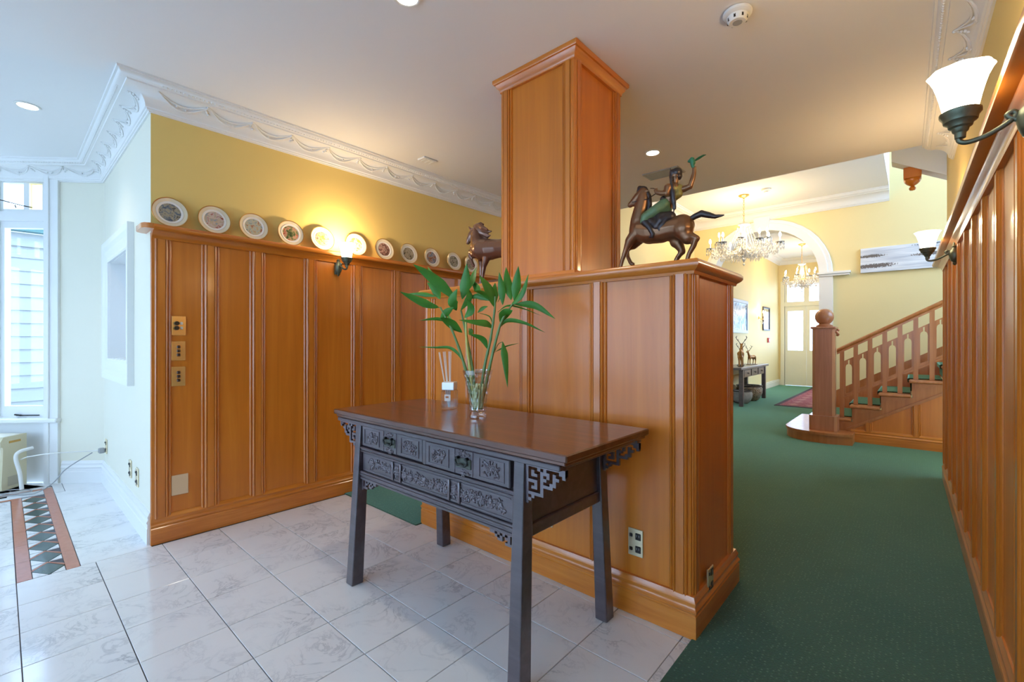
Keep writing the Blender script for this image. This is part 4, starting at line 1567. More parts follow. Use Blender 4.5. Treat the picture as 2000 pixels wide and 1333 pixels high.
leaves = [([(215, 400), (120, 375), (20, 330), (-72, 285)], 62, -.05), ([(190, 320), (90, 305), (-10, 300)], 34, .04), ([(330, 350), (230, 250), (120, 160), (22, 92)], 85, -.06),
          ([(215, 340), (175, 265), (122, 222)], 70, .05), ([(200, 250), (160, 170), (128, 112)], 40, .07), ([(370, 340), (392, 220), (402, 88)], 84, -.03),
          ([(420, 270), (440, 190), (470, 112)], 62, .06), ([(385, 470), (430, 410), (402, 335)], 66, -.05), ([(330, 420), (300, 350), (335, 265)], 80, -.04),
          ([(215, 480), (262, 430), (312, 395)], 56, -.06), ([(370, 575), (285, 510), (215, 470)], 72, -.05), ([(300, 500), (190, 478), (68, 490)], 26, -.04),
          ([(350, 560), (290, 500), (268, 435)], 42, .05), ([(385, 800), (345, 730), (280, 682), (180, 680), (62, 676)], 26, .02), ([(585, 545), (540, 510), (460, 500), (345, 485)], 58, -.05),
          ([(548, 690), (510, 620), (405, 580)], 46, -.03), ([(602, 400), (560, 270), (488, 168)], 82, -.03), ([(600, 370), (520, 300), (448, 280)], 36, -.06),
          ([(575, 350), (480, 318), (412, 338)], 46, .04), ([(605, 370), (598, 290), (602, 222)], 58, .03), ([(655, 380), (645, 260), (630, 148)], 58, -.02),
          ([(715, 345), (690, 230), (678, 112)], 74, .03), ([(735, 350), (752, 230), (766, 104)], 72, -.03), ([(700, 400), (790, 300), (838, 160)], 46, -.06),
          ([(735, 375), (880, 385), (1028, 480)], 56, -.04), ([(640, 510), (675, 440), (725, 418)], 82, -.05), ([(625, 545), (690, 490), (810, 508), (955, 575)], 32, -.03),
          ([(655, 640), (672, 760), (690, 965)], 54, -.03), ([(600, 712), (680, 672), (768, 650)], 12, .02), ([(582, 510), (560, 460), (478, 434)], 10, .0),
          ([(478, 434), (515, 402), (552, 390)], 34, -.02), ([(500, 310), (465, 250), (435, 205)], 52, .05), ([(360, 420), (420, 320), (385, 240)], 50, .03),
          ([(620, 430), (690, 385), (790, 402), (925, 455)], 16, .05), ([(440, 590), (428, 560), (412, 545)], 40, .04), ([(620, 360), (660, 290), (690, 290)], 14, .04)]
for pts, w, dd in leaves:
    leaf(pts, w, dd)
MB().tube(bez([zp(600, 705), zp(625, 655), zp(655, 640)], 6), 0.0018, n=6).build('leaf_stem', M_STALK, plant, smooth=60)

# ---------------------------------------------------------------- reed diffuser
dif = thing('reed_diffuser', 'square clear glass reed diffuser with white sticks on the table', 'diffuser', (-1.818, 1.560, TZ + 0.0005), math.radians(32))
MB().cbox(-0.036, 0.036, -0.036, 0.036, 0, 0.098, 0.005).build('bottle', M_BOTTLE, dif)
MB().box(-0.029, 0.029, -0.029, 0.029, 0.010, 0.045).build('liquid', M_LIQ, dif)
MB().cbox(-0.033, 0.033, -0.033, 0.033, 0.100, 0.141, 0.003).build('cap', M_CHROME, dif)
MB().box(-0.016, 0.016, -0.0372, -0.0364, 0.045, 0.078).build('paper_label', plain('paper_label', (0.75, 0.68, 0.62), rough=0.7), dif)
MB().box(-0.010, 0.006, -0.0377, -0.0371, 0.060, 0.070).build('label_mark', plain('label_mark', (0.45, 0.16, 0.06), rough=0.7), dif)
m0 = MB().tube([(0, 0, 0.01), (0, 0, 0.30)], 0.0016, n=6).mesh('reed', 60)
m0.materials.append(M_REED)
for k in range(8):
    a = -0.30 + 0.055 * k
    o = link('reed', m0, dif, (-0.004 + 0.001 * k, 0, 0.0), (0.05 * math.sin(k * 2.1), a * 0.55 - 0.02, 0))


# ---------------------------------------------------------------- wall sconces
def sconce(loc, rz, label):
    """wall lamp: verdigris back plate, scrolled arm, cup and bell shade; local +x points out of the wall"""
    t = thing('wall_sconce', label, 'wall lamp', loc, rz, 'bronze wall sconces with opal glass shades')
    m = MB()
    m.lathe([(0.0, -0.075), (0.006, -0.07), (0.012, -0.06), (0.009, -0.052), (0.018, -0.045), (0.026, -0.025), (0.030, 0.0), (0.026, 0.018), (0.016, 0.03),
             (0.012, 0.04), (0.016, 0.046), (0.010, 0.055), (0.008, 0.07), (0.005, 0.085), (0.0, 0.095)], c=(0.022, 0, 0), n=14)
    m.cbox(0.0, 0.014, -0.022, 0.022, -0.06, 0.07, 0.004)
    m.build('back_plate', M_VERDI, t, smooth=50)
    m = MB()
    m.tube(bez([(0.03, 0, -0.008), (0.055, 0, 0.004), (0.065, 0, 0.016), (0.055, 0, 0.022), (0.05, 0, 0.012), (0.065, 0, -0.004), (0.10, 0, -0.024), (0.135, 0, -0.032), (0.152, 0, -0.024), (0.152, 0, -0.006)], 6), 0.0065, n=8)
    m.build('arm', M_VERDI, t, smooth=60)
    m = MB()
    m.lathe([(0.0, -0.022), (0.011, -0.018), (0.012, -0.004), (0.016, 0.0), (0.018, 0.008), (0.024, 0.012), (0.026, 0.020), (0.034, 0.026), (0.036, 0.036), (0.042, 0.044), (0.042, 0.052), (0.0, 0.05)], c=(0.150, 0, 0), n=20)
    m.build('cup', M_VERDI, t, smooth=40)
    m = MB()
    pr = [(0.034, 0.050), (0.037, 0.067), (0.041, 0.088), (0.046, 0.110), (0.052, 0.132), (0.060, 0.150), (0.065, 0.158)]
    pin = [(0.061, 0.157), (0.055, 0.147), (0.047, 0.128), (0.041, 0.106), (0.036, 0.085), (0.032, 0.067), (0.028, 0.056)]
    m.lathe(pr + pin, c=(0.150, 0, 0), n=32, fn=lambda i, j: 1 + (0.035 * math.cos(8 * 2 * PI * i / 32)) * (j / 6 if j <= 6 else (13 - j) / 7))
    m.build('shade', M_SHADE, t, smooth=60)
    ld = bpy.data.lights.new('sconce_lamp', 'POINT')
    ld.energy = 9.0
    ld.color = WARM
    ld.shadow_soft_size = 0.03
    lo = bpy.data.objects.new('sconce_lamp', ld)
    lo.location = (0.150, 0, 0.175)
    lo.parent = t
    C.objects.link(lo)
    return t


sconce((XP + PT, 1.735, 1.775), 0.0, 'lit bronze wall sconce on the left panelling below the plates')


def rwp(x, y, z):
    return Vector((x * math.cos(RW) - y * math.sin(RW), x * math.sin(RW) + y * math.cos(RW), z))


sconce(rwp(RX - PT, 1.685, 1.755), PI + RW, 'nearest lit sconce at the top right on the corridor wall')
sconce(rwp(RX - PT, 4.02, 1.755), PI + RW, 'farther lit sconce on the corridor wall beside the landscape painting')

# ---------------------------------------------------------------- plates on the rail
pals = [([(.05, .07, .11), (.16, .18, .20), (.42, .36, .24), (.10, .09, .08)], 'grey blue woodland scene'),
        ([(.30, .34, .38), (.55, .42, .26), (.62, .50, .46), (.34, .10, .06)], 'pink figures dancing'),
        ([(.12, .16, .10), (.42, .46, .42), (.55, .48, .30), (.35, .14, .10)], 'pale green garden picnic'),
        ([(.03, .05, .02), (.14, .17, .06), (.55, .34, .22), (.40, .06, .03)], 'red figure in a dark green wood'),
        ([(.55, .14, .03), (.62, .36, .10), (.40, .34, .28), (.12, .10, .06)], 'orange red figures'),
        ([(.24, .30, .12), (.60, .48, .10), (.40, .50, .62), (.45, .24, .10)], 'yellow green garden scene'),
        ([(.12, .06, .05), (.30, .15, .12), (.55, .36, .30), (.10, .08, .07)], 'dusky rose figures'),
        ([(.05, .05, .04), (.22, .19, .13), (.50, .42, .30), (.12, .10, .06)], 'dark brown interior scene'),
        ([(.10, .13, .20), (.34, .36, .40), (.45, .20, .10), (.10, .08, .06)], 'blue sky over brown ground'),
        ([(.08, .09, .05), (.24, .24, .16), (.46, .42, .32), (.12, .10, .06)], 'muted olive scene'),
        ([(.10, .09, .06), (.28, .24, .18), (.42, .34, .24), (.08, .06, .05)], 'brown scene')]
pys = [0.675, 0.905, 1.135, 1.377, 1.609, 1.884, 2.142, 2.389, 2.644, 2.913, 3.140]
ordn = ['first', 'second', 'third', 'fourth', 'fifth', 'sixth', 'seventh', 'eighth', 'ninth', 'tenth', 'eleventh']
R_PL = 0.0905
tl = math.radians(9)
PM = Matrix.Translation((0.012 + R_PL * math.sin(tl) * 0 + 0.016, 0, R_PL * math.cos(tl))) @ Matrix.Rotation(PI / 2 - tl, 4, 'Y') @ Matrix.Rotation(0, 4, 'Z')
plate_me = MB(PM).lathe([(0.0, -0.008), (0.045, -0.008), (0.060, -0.004), (R_PL, 0.008), (R_PL, 0.010), (0.066, 0.002), (0.055, -0.002), (0.0, -0.002)], n=40).mesh('dish', 50)
plate_me.materials.append(M_PORC)
rim_me = MB(PM).lathe([(R_PL - 0.004, 0.0085), (R_PL + 0.0006, 0.0075), (R_PL + 0.0012, 0.0095), (R_PL, 0.0115), (R_PL - 0.004, 0.0098), (R_PL - 0.004, 0.0085)], n=40, caps=False).mesh('gilt_edge', 50)
rim_me.materials.append(M_GOLDR)
well_me = MB(PM).lathe([(0.050, -0.004), (0.062, 0.0015), (0.068, 0.0045), (0.066, 0.005), (0.060, 0.003), (0.052, 0.0), (0.050, -0.004)], n=40, caps=False).mesh('white_band', 50)
well_me.materials.append(M_PORCW)
for i, y in enumerate(pys):
    t = thing('decorative_plate', '%s picture plate from the white wall corner, with %s' % (ordn[i], pals[i][1]), 'plate', (XP + 0.002, y, DADO + 0.0005), 0, 'picture plates on the plate rail')
    link('dish', plate_me, t)
    link('gilt_edge', rim_me, t)
    link('white_band', well_me, t)
    mp_ = painted('plate_scene', pals[i][0], 30, 3.1 * i + 1)
    MB(PM).lathe([(0.0, -0.0015), (0.055, -0.0015), (0.0555, 0.0012), (0.0, 0.0018)], n=32).build('painted_scene', mp_, t)


# ---------------------------------------------------------------- bronze horse and rider statue
SY = 2.12


def sp(zx, zy, dy=0.0):
    p = at_y(1190 + zx / 5.554, 290 + zy / 5.554, SY)
    return Vector((p.x - SX0, dy, p.z - PZ - 0.001))


SX0 = at_y(1315, 505, SY).x
K = 0.00044
st = thing('horse_rider_statue', 'bronze statue of a galloping horse and rider with a bird, right of the column', 'statue', (SX0, SY, PZ + 0.001))


def chain(pts, dy=None):
    """[(zx,zy,r,dy)] -> capsule chain"""
    return ('cap', [sp(a, b, d * K) for a, b, r, d in pts], [r * K * 1.13 + 0.0010 for a, b, r, d in pts])


horse = [chain([(335, 890, 104, 0), (440, 905, 118, 0), (560, 895, 116, 0), (690, 865, 108, 0), (790, 850, 116, 0)]),
         chain([(300, 900, 78, 0), (320, 780, 80, 0), (345, 660, 72, 0), (375, 540, 58, 0), (365, 480, 46, 0)]),
         chain([(370, 470, 46, 0), (310, 530, 44, 0), (255, 590, 32, 0), (228, 612, 27, 0)]),
         chain([(345, 545, 44, 0), (275, 600, 26, 0)]),
         chain([(385, 450, 14, -22), (415, 462, 10, -26), (450, 469, 4, -28)]), chain([(360, 440, 14, 22), (345, 410, 8, 26)]),
         chain([(310, 930, 66, -40), (245, 1010, 48, -48), (205, 1100, 27, -50), (165, 1215, 19, -50), (140, 1310, 16, -50), (128, 1365, 24, -50)]),
         chain([(320, 960, 60, 40), (240, 1045, 40, 46), (168, 1090, 26, 50), (180, 1170, 18, 50), (212, 1240, 18, 50), (235, 1250, 20, 50)]),
         chain([(820, 880, 96, -40), (870, 975, 62, -48), (965, 985, 30, -52), (935, 1060, 25, -52), (885, 1150, 20, -52), (862, 1230, 18, -52), (850, 1300, 24, -52)]),
         chain([(740, 900, 84, 40), (710, 1000, 62, 46), (772, 1110, 32, 48), (720, 1180, 22, 48), (680, 1260, 19, 48), (660, 1325, 24, 48)])]
blob('horse', horse, M_BRONZE, st, 0.0045, 3)
blob('tail', [chain([(868, 775, 24, 0), (930, 735, 26, 0), (1000, 705, 30, 0), (1080, 722, 26, 0), (1150, 738, 18, 0), (1245, 722, 6, 0)])], M_BRONZED, st, 0.004, 2)
blob('mane', [chain([(385, 440, 26, 0), (430, 520, 24, 0), (438, 610, 24, 0), (425, 690, 22, 0)]), chain([(370, 440, 30, 0), (330, 430, 24, 0), (310, 470, 14, 0)])], M_BRONZED, st, 0.004, 2)
blob('saddle_cloth', [chain([(520, 745, 60, -30), (600, 770, 62, -60), (680, 755, 56, -50)]), chain([(480, 800, 40, -88), (560, 860, 46, -98), (600, 800, 50, -92), (660, 770, 40, -80), (590, 900, 26, -100)]),
                      chain([(480, 800, 40, 88), (560, 860, 46, 98), (600, 800, 50, 92), (660, 770, 40, 80)])], M_BRONZED, st, 0.0045, 3)
rider = [chain([(625, 640, 52, 0), (655, 540, 50, 0), (680, 450, 58, 0), (715, 420, 40, 0)]),
         chain([(700, 430, 36, 40), (715, 380, 24, 0), (722, 330, 30, 0), (722, 290, 44, 0)]),
         chain([(740, 440, 36, 30), (800, 425, 30, 40), (862, 398, 26, 45), (888, 320, 23, 45), (903, 255, 18, 45), (905, 205, 17, 45)]),
         chain([(903, 205, 12, 45), (885, 190, 7, 52)]), chain([(905, 205, 11, 40), (925, 188, 7, 36)]),
         chain([(660, 440, 40, -50), (650, 500, 28, -64), (590, 500, 24, -64), (545, 492, 20, -60)]),
         chain([(540, 490, 20, -60), (525, 468, 14, -60)]), chain([(530, 480, 10, -56), (520, 450, 7, -52)]), chain([(540, 470, 8, -66), (545, 450, 6, -66)])]
blob('rider', rider, M_BRONZE, st, 0.0038, 2)
blob('vest', [chain([(700, 440, 56, 10), (745, 430, 44, 30), (745, 490, 40, 10), (700, 520, 46, 0)])], M_VEST, st, 0.004, 3)
blob('green_trousers', [chain([(610, 620, 60, -34), (540, 690, 56, -80), (440, 765, 48, -104), (425, 810, 40, -108)]), chain([(610, 620, 60, 34), (540, 690, 56, 80), (440, 765, 48, 104), (430, 810, 40, 108)]),
                        chain([(620, 590, 58, 0), (610, 650, 64, 0)])], M_PATINA, st, 0.0045, 3)
blob('boot', [chain([(430, 815, 38, -110), (490, 880, 28, -116), (522, 945, 22, -116), (515, 975, 16, -116), (490, 980, 11, -116)])], M_BRONZED, st, 0.004, 2)
blob('boot', [chain([(430, 815, 38, 110), (490, 880, 28, 116), (522, 945, 22, 116), (490, 980, 11, 116)])], M_BRONZED, st, 0.004, 2)
blob('hair', [chain([(735, 262, 48, 0), (748, 300, 34, 10)]), chain([(690, 260, 20, -30), (683, 320, 16, -34), (700, 350, 10, -34)])], M_BRONZED, st, 0.004, 2)
blob('belt', [chain([(600, 560, 36, -24), (650, 590, 44, 0), (670, 570, 40, 20)])], M_BRONZED, st, 0.004, 2)
MB().tube(bez([sp(680, 225, -44 * K), sp(690, 330, -60 * K), (sp(705, 430, -66 * K)), sp(718, 560, -60 * K), sp(722, 640, -40 * K), sp(708, 705, -30 * K)], 6),
          [0.002] * 6 + [0.006] * 8 + [0.011] * 8 + [0.009] * 5 + [0.003] * 4, n=8, flat=0.45).build('scarf', M_BRONZED, st, smooth=60)
blob('bird', [chain([(903, 200, 12, 45), (888, 175, 14, 45), (890, 140, 24, 45), (880, 105, 22, 45), (852, 122, 14, 45), (838, 128, 6, 45)])], M_PATINAG, st, 0.0032, 1)
MB().tube([sp(900, 120, 52 * K), sp(950, 85, 60 * K), sp(1000, 52, 66 * K), sp(1028, 44, 66 * K)], [0.007, 0.012, 0.008, 0.002], n=8, flat=0.4).build('wing', M_PATINAG, st, smooth=60)
m = MB()
m.tube([sp(525, 505, -58 * K), sp(440, 560, -56 * K), sp(360, 575, -52 * K), sp(262, 590, -36 * K)], 0.0022, n=6)
m.tube(bez([sp(470, 445, -58 * K), sp(510, 448, -58 * K), sp(545, 470, -58 * K)], 4), 0.002, n=6)
m.tube([sp(260, 770, 0), sp(300, 795, -82 * K), sp(360, 775, -72 * K)], 0.002, n=6)
m.build('reins', M_BRONZED, st, smooth=60)
m = MB()
m.prism([(-0.26, -0.05, 0.0), (-0.18, -0.085, 0.0), (0.02, -0.09, 0.0), (0.15, -0.07, 0.0), (0.17, 0.0, 0.0), (0.14, 0.07, 0.0), (-0.05, 0.09, 0.0), (-0.22, 0.07, 0.0)], (0, 0, 0.012))
m.build('statue_base', M_BRONZED, st)

# ---------------------------------------------------------------- bronze horse left of the column
HY = 2.17
HX0 = at_y(950, 560, HY).x
hs = thing('horse_figurine', 'polished brown bronze horse with windblown mane, left of the column', 'statue', (HX0, HY, PZ + 0.001))
K2 = 0.00036


def hp(zx, zy, dy=0.0):
    p = at_y(900 + zx / 9.52, 420 + zy / 9.52, HY)
    return Vector((p.x - HX0, dy, p.z - PZ - 0.001))


def hchain(pts):
    return ('cap', [hp(a, b, d * K2) for a, b, r, d in pts], [r * K2 * 1.08 + 0.0012 for a, b, r, d in pts])


blob('horse_body', [hchain([(395, 640, 190, 0), (540, 640, 180, 0), (720, 620, 155, 0), (920, 600, 160, 0), (1020, 620, 130, 0)]),
                    hchain([(340, 580, 160, 0), (310, 460, 128, 0), (300, 360, 100, 0), (280, 290, 76, 0)]),
                    hchain([(255, 300, 66, -10), (215, 390, 56, -40), (190, 470, 44, -60), (182, 520, 36, -66)]),
                    hchain([(215, 270, 24, -50), (190, 225, 8, -60)]), hchain([(245, 260, 22, 40), (225, 205, 7, 46)]),
                    hchain([(300, 740, 70, -60), (230, 690, 40, -70), (215, 740, 34, -74), (270, 920, 24, -74), (290, 945, 26, -74)]),
                    hchain([(350, 770, 75, 60), (335, 950, 40, 66), (325, 1150, 27, 66), (318, 1330, 25, 66), (310, 1405, 36, 66)]),
                    hchain([(520, 800, 70, -60), (480, 960, 40, -66), (455, 1130, 28, -66), (440, 1300, 25, -66), (430, 1400, 36, -66)]),
                    hchain([(980, 720, 110, 50), (1060, 900, 55, 56), (1000, 1150, 30, 56), (985, 1400, 36, 56)]),
                    hchain([(980, 720, 110, -50), (1000, 920, 55, -56), (950, 1150, 30, -56), (940, 1400, 36, -56)])], M_HORSE2, hs, 0.005, 3)
blob('mane', [hchain([(290, 230, 62, 0), (350, 200, 56, 0), (430, 235, 34, -30), (520, 275, 16, -40)]), hchain([(330, 260, 60, 0), (420, 280, 46, 0), (500, 310, 28, 0), (572, 300, 10, 0)]), hchain([(340, 320, 56, 0), (420, 350, 44, 20), (490, 390, 26, 20), (540, 370, 8, 20)]), hchain([(360, 400, 40, 30), (430, 420, 30, 30), (480, 450, 10, 30)]), hchain([(300, 190, 34, 0), (370, 150, 20, 0), (430, 170, 8, 0)])], M_HORSE2, hs, 0.005, 2)
blob('tail', [hchain([(1080, 560, 40, 0), (1180, 600, 46, 0), (1230, 800, 40, 0), (1220, 950, 14, 0)])], M_HORSE2, hs, 0.005, 2)
m = MB()
m.cbox(-0.10, 0.30, -0.07, 0.07, 0.0, 0.016, 0.003)
m.build('figurine_base', M_BRONZED, hs)
# carved wooden box behind the horse
bx_ = thing('carved_box', 'small carved brown wooden box behind the bronze horse', 'box', (-2.18, 2.335, PZ + 0.001))
MB().cbox(-0.11, 0.11, -0.045, 0.045, 0, 0.10, 0.004).build('box_body', plain('carved_brown_wood', (0.20, 0.075, 0.03), rough=0.5, var=0.3, vscale=60), bx_)
m = MB()
for k in range(4):
    cxk = -0.082 + 0.055 * k
    for r0 in (0.022, 0.013):
        m.tube([(cxk + r0 * math.cos(q * PI / 6), -0.047, 0.05 + r0 * math.sin(q * PI / 6)) for q in range(13)], 0.003, n=5)
m.build('carved_rings', M_TRIM, bx_, smooth=60)


# ---------------------------------------------------------------- switch plates and outlets
def wall_plate(kind, loc, rz, label, group, w=0.073, h=0.118):
    """local -y faces the room"""
    t = thing('switch_plate' if kind != 'outlet' else 'power_outlet', label, 'switch' if kind != 'outlet' else 'outlet', loc, rz, group)
    mt = {'brass': M_BRASS, 'outlet': M_BRASSW, 'blank': M_BEIGE, 'dimmer': M_BRASS, 'dark': M_IRON}[kind]
    MB().cbox(-w / 2, w / 2, -0.007, 0, -h / 2, h / 2, 0.0025).build('cover_plate', mt, t)
    if kind == 'brass':
        for k in (-1, 0, 1):
            MB().cbox(-0.009, 0.009, -0.012, -0.006, k * 0.024 - 0.009, k * 0.024 + 0.009, 0.003).build('rocker', M_BROWNP, t)
    elif kind == 'dimmer':
        for k in (-1, 1):
            MB().lathe([(0.0125, 0), (0.0125, 0.012), (0.010, 0.016), (0, 0.017)], c=(-0.013, -0.023, k * 0.014), n=16, axis='y').build('dimmer_knob', M_BLACKP, t)
            MB().cbox(0.005, 0.020, -0.012, -0.006, k * 0.014 - 0.009, k * 0.014 + 0.009, 0.003).build('rocker', M_WHITEP, t)
    elif kind == 'outlet':
        for k in (-1, 1):
            MB().cbox(-0.028, -0.012, -0.011, -0.006, k * 0.030 - 0.008, k * 0.030 + 0.008, 0.003).build('rocker', M_BLACKP, t)
            s = MB().cbox(0.000, 0.026, -0.0095, -0.006, k * 0.028 - 0.015, k * 0.028 + 0.015, 0.002).build('socket', M_BLACKP, t)
            MB().box(0.006, 0.008, -0.0099, -0.009, k * 0.028 - 0.002, k * 0.028 + 0.008).build('slot', M_GREYP, s)
            MB().box(0.017, 0.019, -0.0099, -0.009, k * 0.028 - 0.002, k * 0.028 + 0.008).build('slot', M_GREYP, s)
    return t


xs_ = XP + PT + 0.0005
wall_plate('dimmer', (xs_, 0.722, 1.293), PI / 2, 'topmost brass switch plate with knobs on the left panelling', 'brass switch plates on the left panelling')
wall_plate('brass', (xs_, 0.720, 1.140), PI / 2, 'middle brass switch plate of three on the left panelling', 'brass switch plates on the left panelling')
wall_plate('brass', (xs_, 0.720, 0.985), PI / 2, 'lowest brass switch plate of three on the left panelling', 'brass switch plates on the left panelling')
wall_plate('blank', (xs_, 0.728, 0.325), PI / 2, 'blank beige cover plate low on the left panelling', None, 0.085, 0.122)
wall_plate('outlet', (-0.918, PY0 - 0.0005, 0.312), 0, 'double brass power outlet on the partition front right of the table', 'brass power outlets', 0.070, 0.120)
wall_plate('outlet', (-1.405, PY0 - 0.0005, 0.312), 0, 'brass power outlet on the partition seen under the table', 'brass power outlets', 0.070, 0.120)
wall_plate('outlet', (PX1 + 0.014, 2.03, 0.175), PI / 2, 'brass power outlet low on the end of the partition', 'brass power outlets', 0.070, 0.100)
for k, (x, lab) in enumerate(((-4.02, 'nearer brass power outlet low on the white return wall'), (-3.79, 'brass power outlet nearest the panelling corner on the white return wall'))):
    wall_plate('outlet', (x + 0.05, YN - 0.0005, 0.335 - 0.012 * k), 0, lab, 'brass power outlets', 0.070, 0.118)
wall_plate('outlet', (-5.02, YN - 0.0005, 0.325), 0, 'brass power outlet with the heater plug near the bay corner', 'brass power outlets', 0.070, 0.118)


# ---------------------------------------------------------------- gas heater in the bay
def bay(s, c, z):
    return Vector((XB, YB, 0)) + BA * s + BN * c + Vector((0, 0, z))


HW, HD, HH = 0.78, 0.19, 0.44
hp0 = bay(0.545 + HW, 0.08, 0.0)
ht = thing('gas_heater', 'cream portable heater standing under the bay window', 'heater', tuple(hp0), math.atan2(-BA.y, -BA.x))
# local +x runs right along the facet, local -y points into the room
m = MB()
prf = [(-0.0, 0.02), (-HD, 0.02), (-HD - 0.004, 0.06), (-HD + 0.008, 0.34), (-HD + 0.004, 0.36), (-HD - 0.012, 0.375), (-HD - 0.012, 0.405), (-HD + 0.01, HH), (0.0, HH)]
m.prism([(0.012, y, z) for y, z in prf], (HW - 0.024, 0, 0))
o = m.build('heater_body', M_CREAMP, ht)
m = MB().prism([(HW - 0.02, y - 0.002 if y < 0 else y, z) for y, z in prf], (0.020, 0, 0))
m.build('end_cheek', plain('aged_cream_plastic', (0.66, 0.58, 0.38), rough=0.45), ht)
MB().prism([(0.0, y - 0.002 if y < 0 else y, z) for y, z in prf], (0.020, 0, 0)).build('end_cheek', M_CREAMP, ht)
for i in range(5):
    MB().cbox(0.03, HW - 0.03, -HD - 0.010, -HD + 0.004, 0.030 + 0.020 * i, 0.042 + 0.020 * i, 0.002).build('grille_slat', M_GREYP, ht)
MB().box(HW, HW + 0.002, -0.14, -0.05, 0.385, 0.402).build('warning_sticker', plain('orange_sticker', (0.55, 0.30, 0.06), rough=0.5), ht)
MB().box(HW, HW + 0.002, -0.15, -0.04, 0.045, 0.12).build('rating_label', plain('faded_label', (0.50, 0.44, 0.32), rough=0.6), ht)
MB().box(HW - 0.30, HW - 0.12, -HD - 0.0135, -HD - 0.011, 0.382, 0.397).build('name_badge', plain('badge_grey', (0.45, 0.47, 0.5), rough=0.4), ht)
for x in (0.04, HW - 0.10):
    MB().cbox(x, x + 0.06, -HD + 0.01, -0.01, 0.0005, 0.022, 0.003).build('foot', M_BLACKP, ht)
m = MB().tube(bez([bay(0.44, 0.14, 0.33), bay(0.475, 0.21, 0.315), bay(0.48, 0.235, 0.27), bay(0.455, 0.23, 0.15), bay(0.43, 0.24, 0.022)], 8), 0.013, n=10)
tag(m.build('gas_hose', M_WHITEP, smooth=60), 'bent white hose beside the heater', 'hose')
plug = bay(0.16, 0.13, 0.0)
px0 = Vector((-5.02, YN - 0.03, 0.295))
m = MB().tube(bez([px0, px0 + Vector((-0.10, -0.05, -0.01)), bay(0.22, 0.22, 0.30), bay(0.40, 0.22, 0.275), bay(0.475, 0.20, 0.25)], 8), 0.0045, n=8)
c1 = m.build('white_power_cord', M_WHITEP, smooth=60)
tag(c1, 'white power cord running from the corner outlet to the heater', 'cord')
MB().cbox(-5.045, -4.995, YN - 0.052, YN - 0.012, 0.275, 0.315, 0.006).build('plug', M_GREYP, c1)
m = MB().tube(bez([px0 + Vector((-0.08, -0.05, -0.02)), bay(0.13, 0.20, 0.17), bay(0.19, 0.25, 0.07), bay(0.28, 0.30, 0.008), bay(0.42, 0.33, 0.006), bay(0.56, 0.36, 0.006), bay(0.74, 0.36, 0.006),
                   bay(0.95, 0.35, 0.006)], 8), 0.004, n=8)
tag(m.build('grey_power_cord', M_GREYP, smooth=60), 'thin grey power cord trailing over the floor before the heater', 'cord')
m = MB().tube([bay(0.46 + 0.13 * math.cos(a), 0.275 + 0.055 * math.sin(a), 0.016) for a in [2 * PI * i / 24 for i in range(24)]], 0.004, n=6)
tag(m.build('coiled_cord', M_GREYP, smooth=60), 'loop of dark cord on the floor beside the heater', 'cord')


# ---------------------------------------------------------------- ceiling fittings
def downlight(x, y, label, watt=45):
    t = thing('downlight', label, 'downlight', (x, y, CEIL - 0.0005), 0, 'recessed ceiling downlights')
    MB().lathe([(0.050, 0.0), (0.062, -0.001), (0.062, -0.005), (0.052, -0.007), (0.046, -0.003)], n=28, caps=False).build('trim_ring', M_WHITEP, t, smooth=60)
    MB().lathe([(0.0, -0.004), (0.047, -0.004), (0.047, -0.001), (0.0, -0.001)], n=24).build('lens', M_DOWN, t)
    ld = bpy.data.lights.new('downlight_lamp', 'SPOT')
    ld.energy = watt
    ld.color = (1.0, 0.86, 0.66)
    ld.spot_size = math.radians(110)
    ld.spot_blend = 0.7
    ld.shadow_soft_size = 0.045
    lo = bpy.data.objects.new('downlight_lamp', ld)
    lo.location = (0, 0, -0.012)
    lo.parent = t
    C.objects.link(lo)


downlight(-4.197, 0.116, 'lit ceiling downlight at the left above the bay', 16)
downlight(-1.545, 3.42, 'lit ceiling downlight right of the column')
downlight(-1.64, 1.165, 'lit ceiling downlight above the table at the top edge', 30)
t = thing('smoke_detector', 'white round smoke detector on the ceiling at upper right', 'smoke detector', (-0.597, 2.21, CEIL - 0.0005))
MB().lathe([(0.0, -0.004), (0.060, -0.004), (0.060, -0.016), (0.050, -0.024), (0.0, -0.024)][::1], n=28).build('base', M_WHITEP, t, smooth=40)
MB().lathe([(0.044, -0.024), (0.042, -0.042), (0.034, -0.050), (0.0, -0.050)], n=24).build('sensor_head', M_WHITEP, t, smooth=40)
MB().lathe([(0.0, -0.0515), (0.020, -0.0515), (0.020, -0.0505), (0.0, -0.0505)], n=20).build('sensor_disc', M_GREYP, t)
for k in range(8):
    a = k * PI / 4
    o = MB().box(-0.004, 0.004, 0.039, 0.043, -0.044, -0.030).build('vent_slot', M_BLACKP, t)
    o.rotation_euler = (0, 0, a)
t = thing('ceiling_vent', 'small white ceiling vent beside the left cornice', 'vent', (-2.99, 2.33, CEIL - 0.0005))
MB().cbox(-0.045, 0.045, -0.07, 0.07, -0.014, 0, 0.004).build('cover', M_WHITEP, t)
for k in range(3):
    MB().box(-0.035, 0.035, -0.045 + 0.04 * k, -0.037 + 0.04 * k, -0.016, -0.013).build('slat', M_WHITEP, t)
t = thing('return_air_grille', 'slatted ceiling grille beyond the downlight behind the rider statue', 'vent', (-1.66, 3.90, CEIL - 0.0005))
m = MB()
for a, b, c, d in ((-0.16, 0.16, -0.09, -0.075), (-0.16, 0.16, 0.075, 0.09), (-0.16, -0.145, -0.075, 0.075), (0.145, 0.16, -0.075, 0.075)):
    m.box(a, b, c, d, -0.008, 0)
m.build('grille_frame', M_GREYP, t)
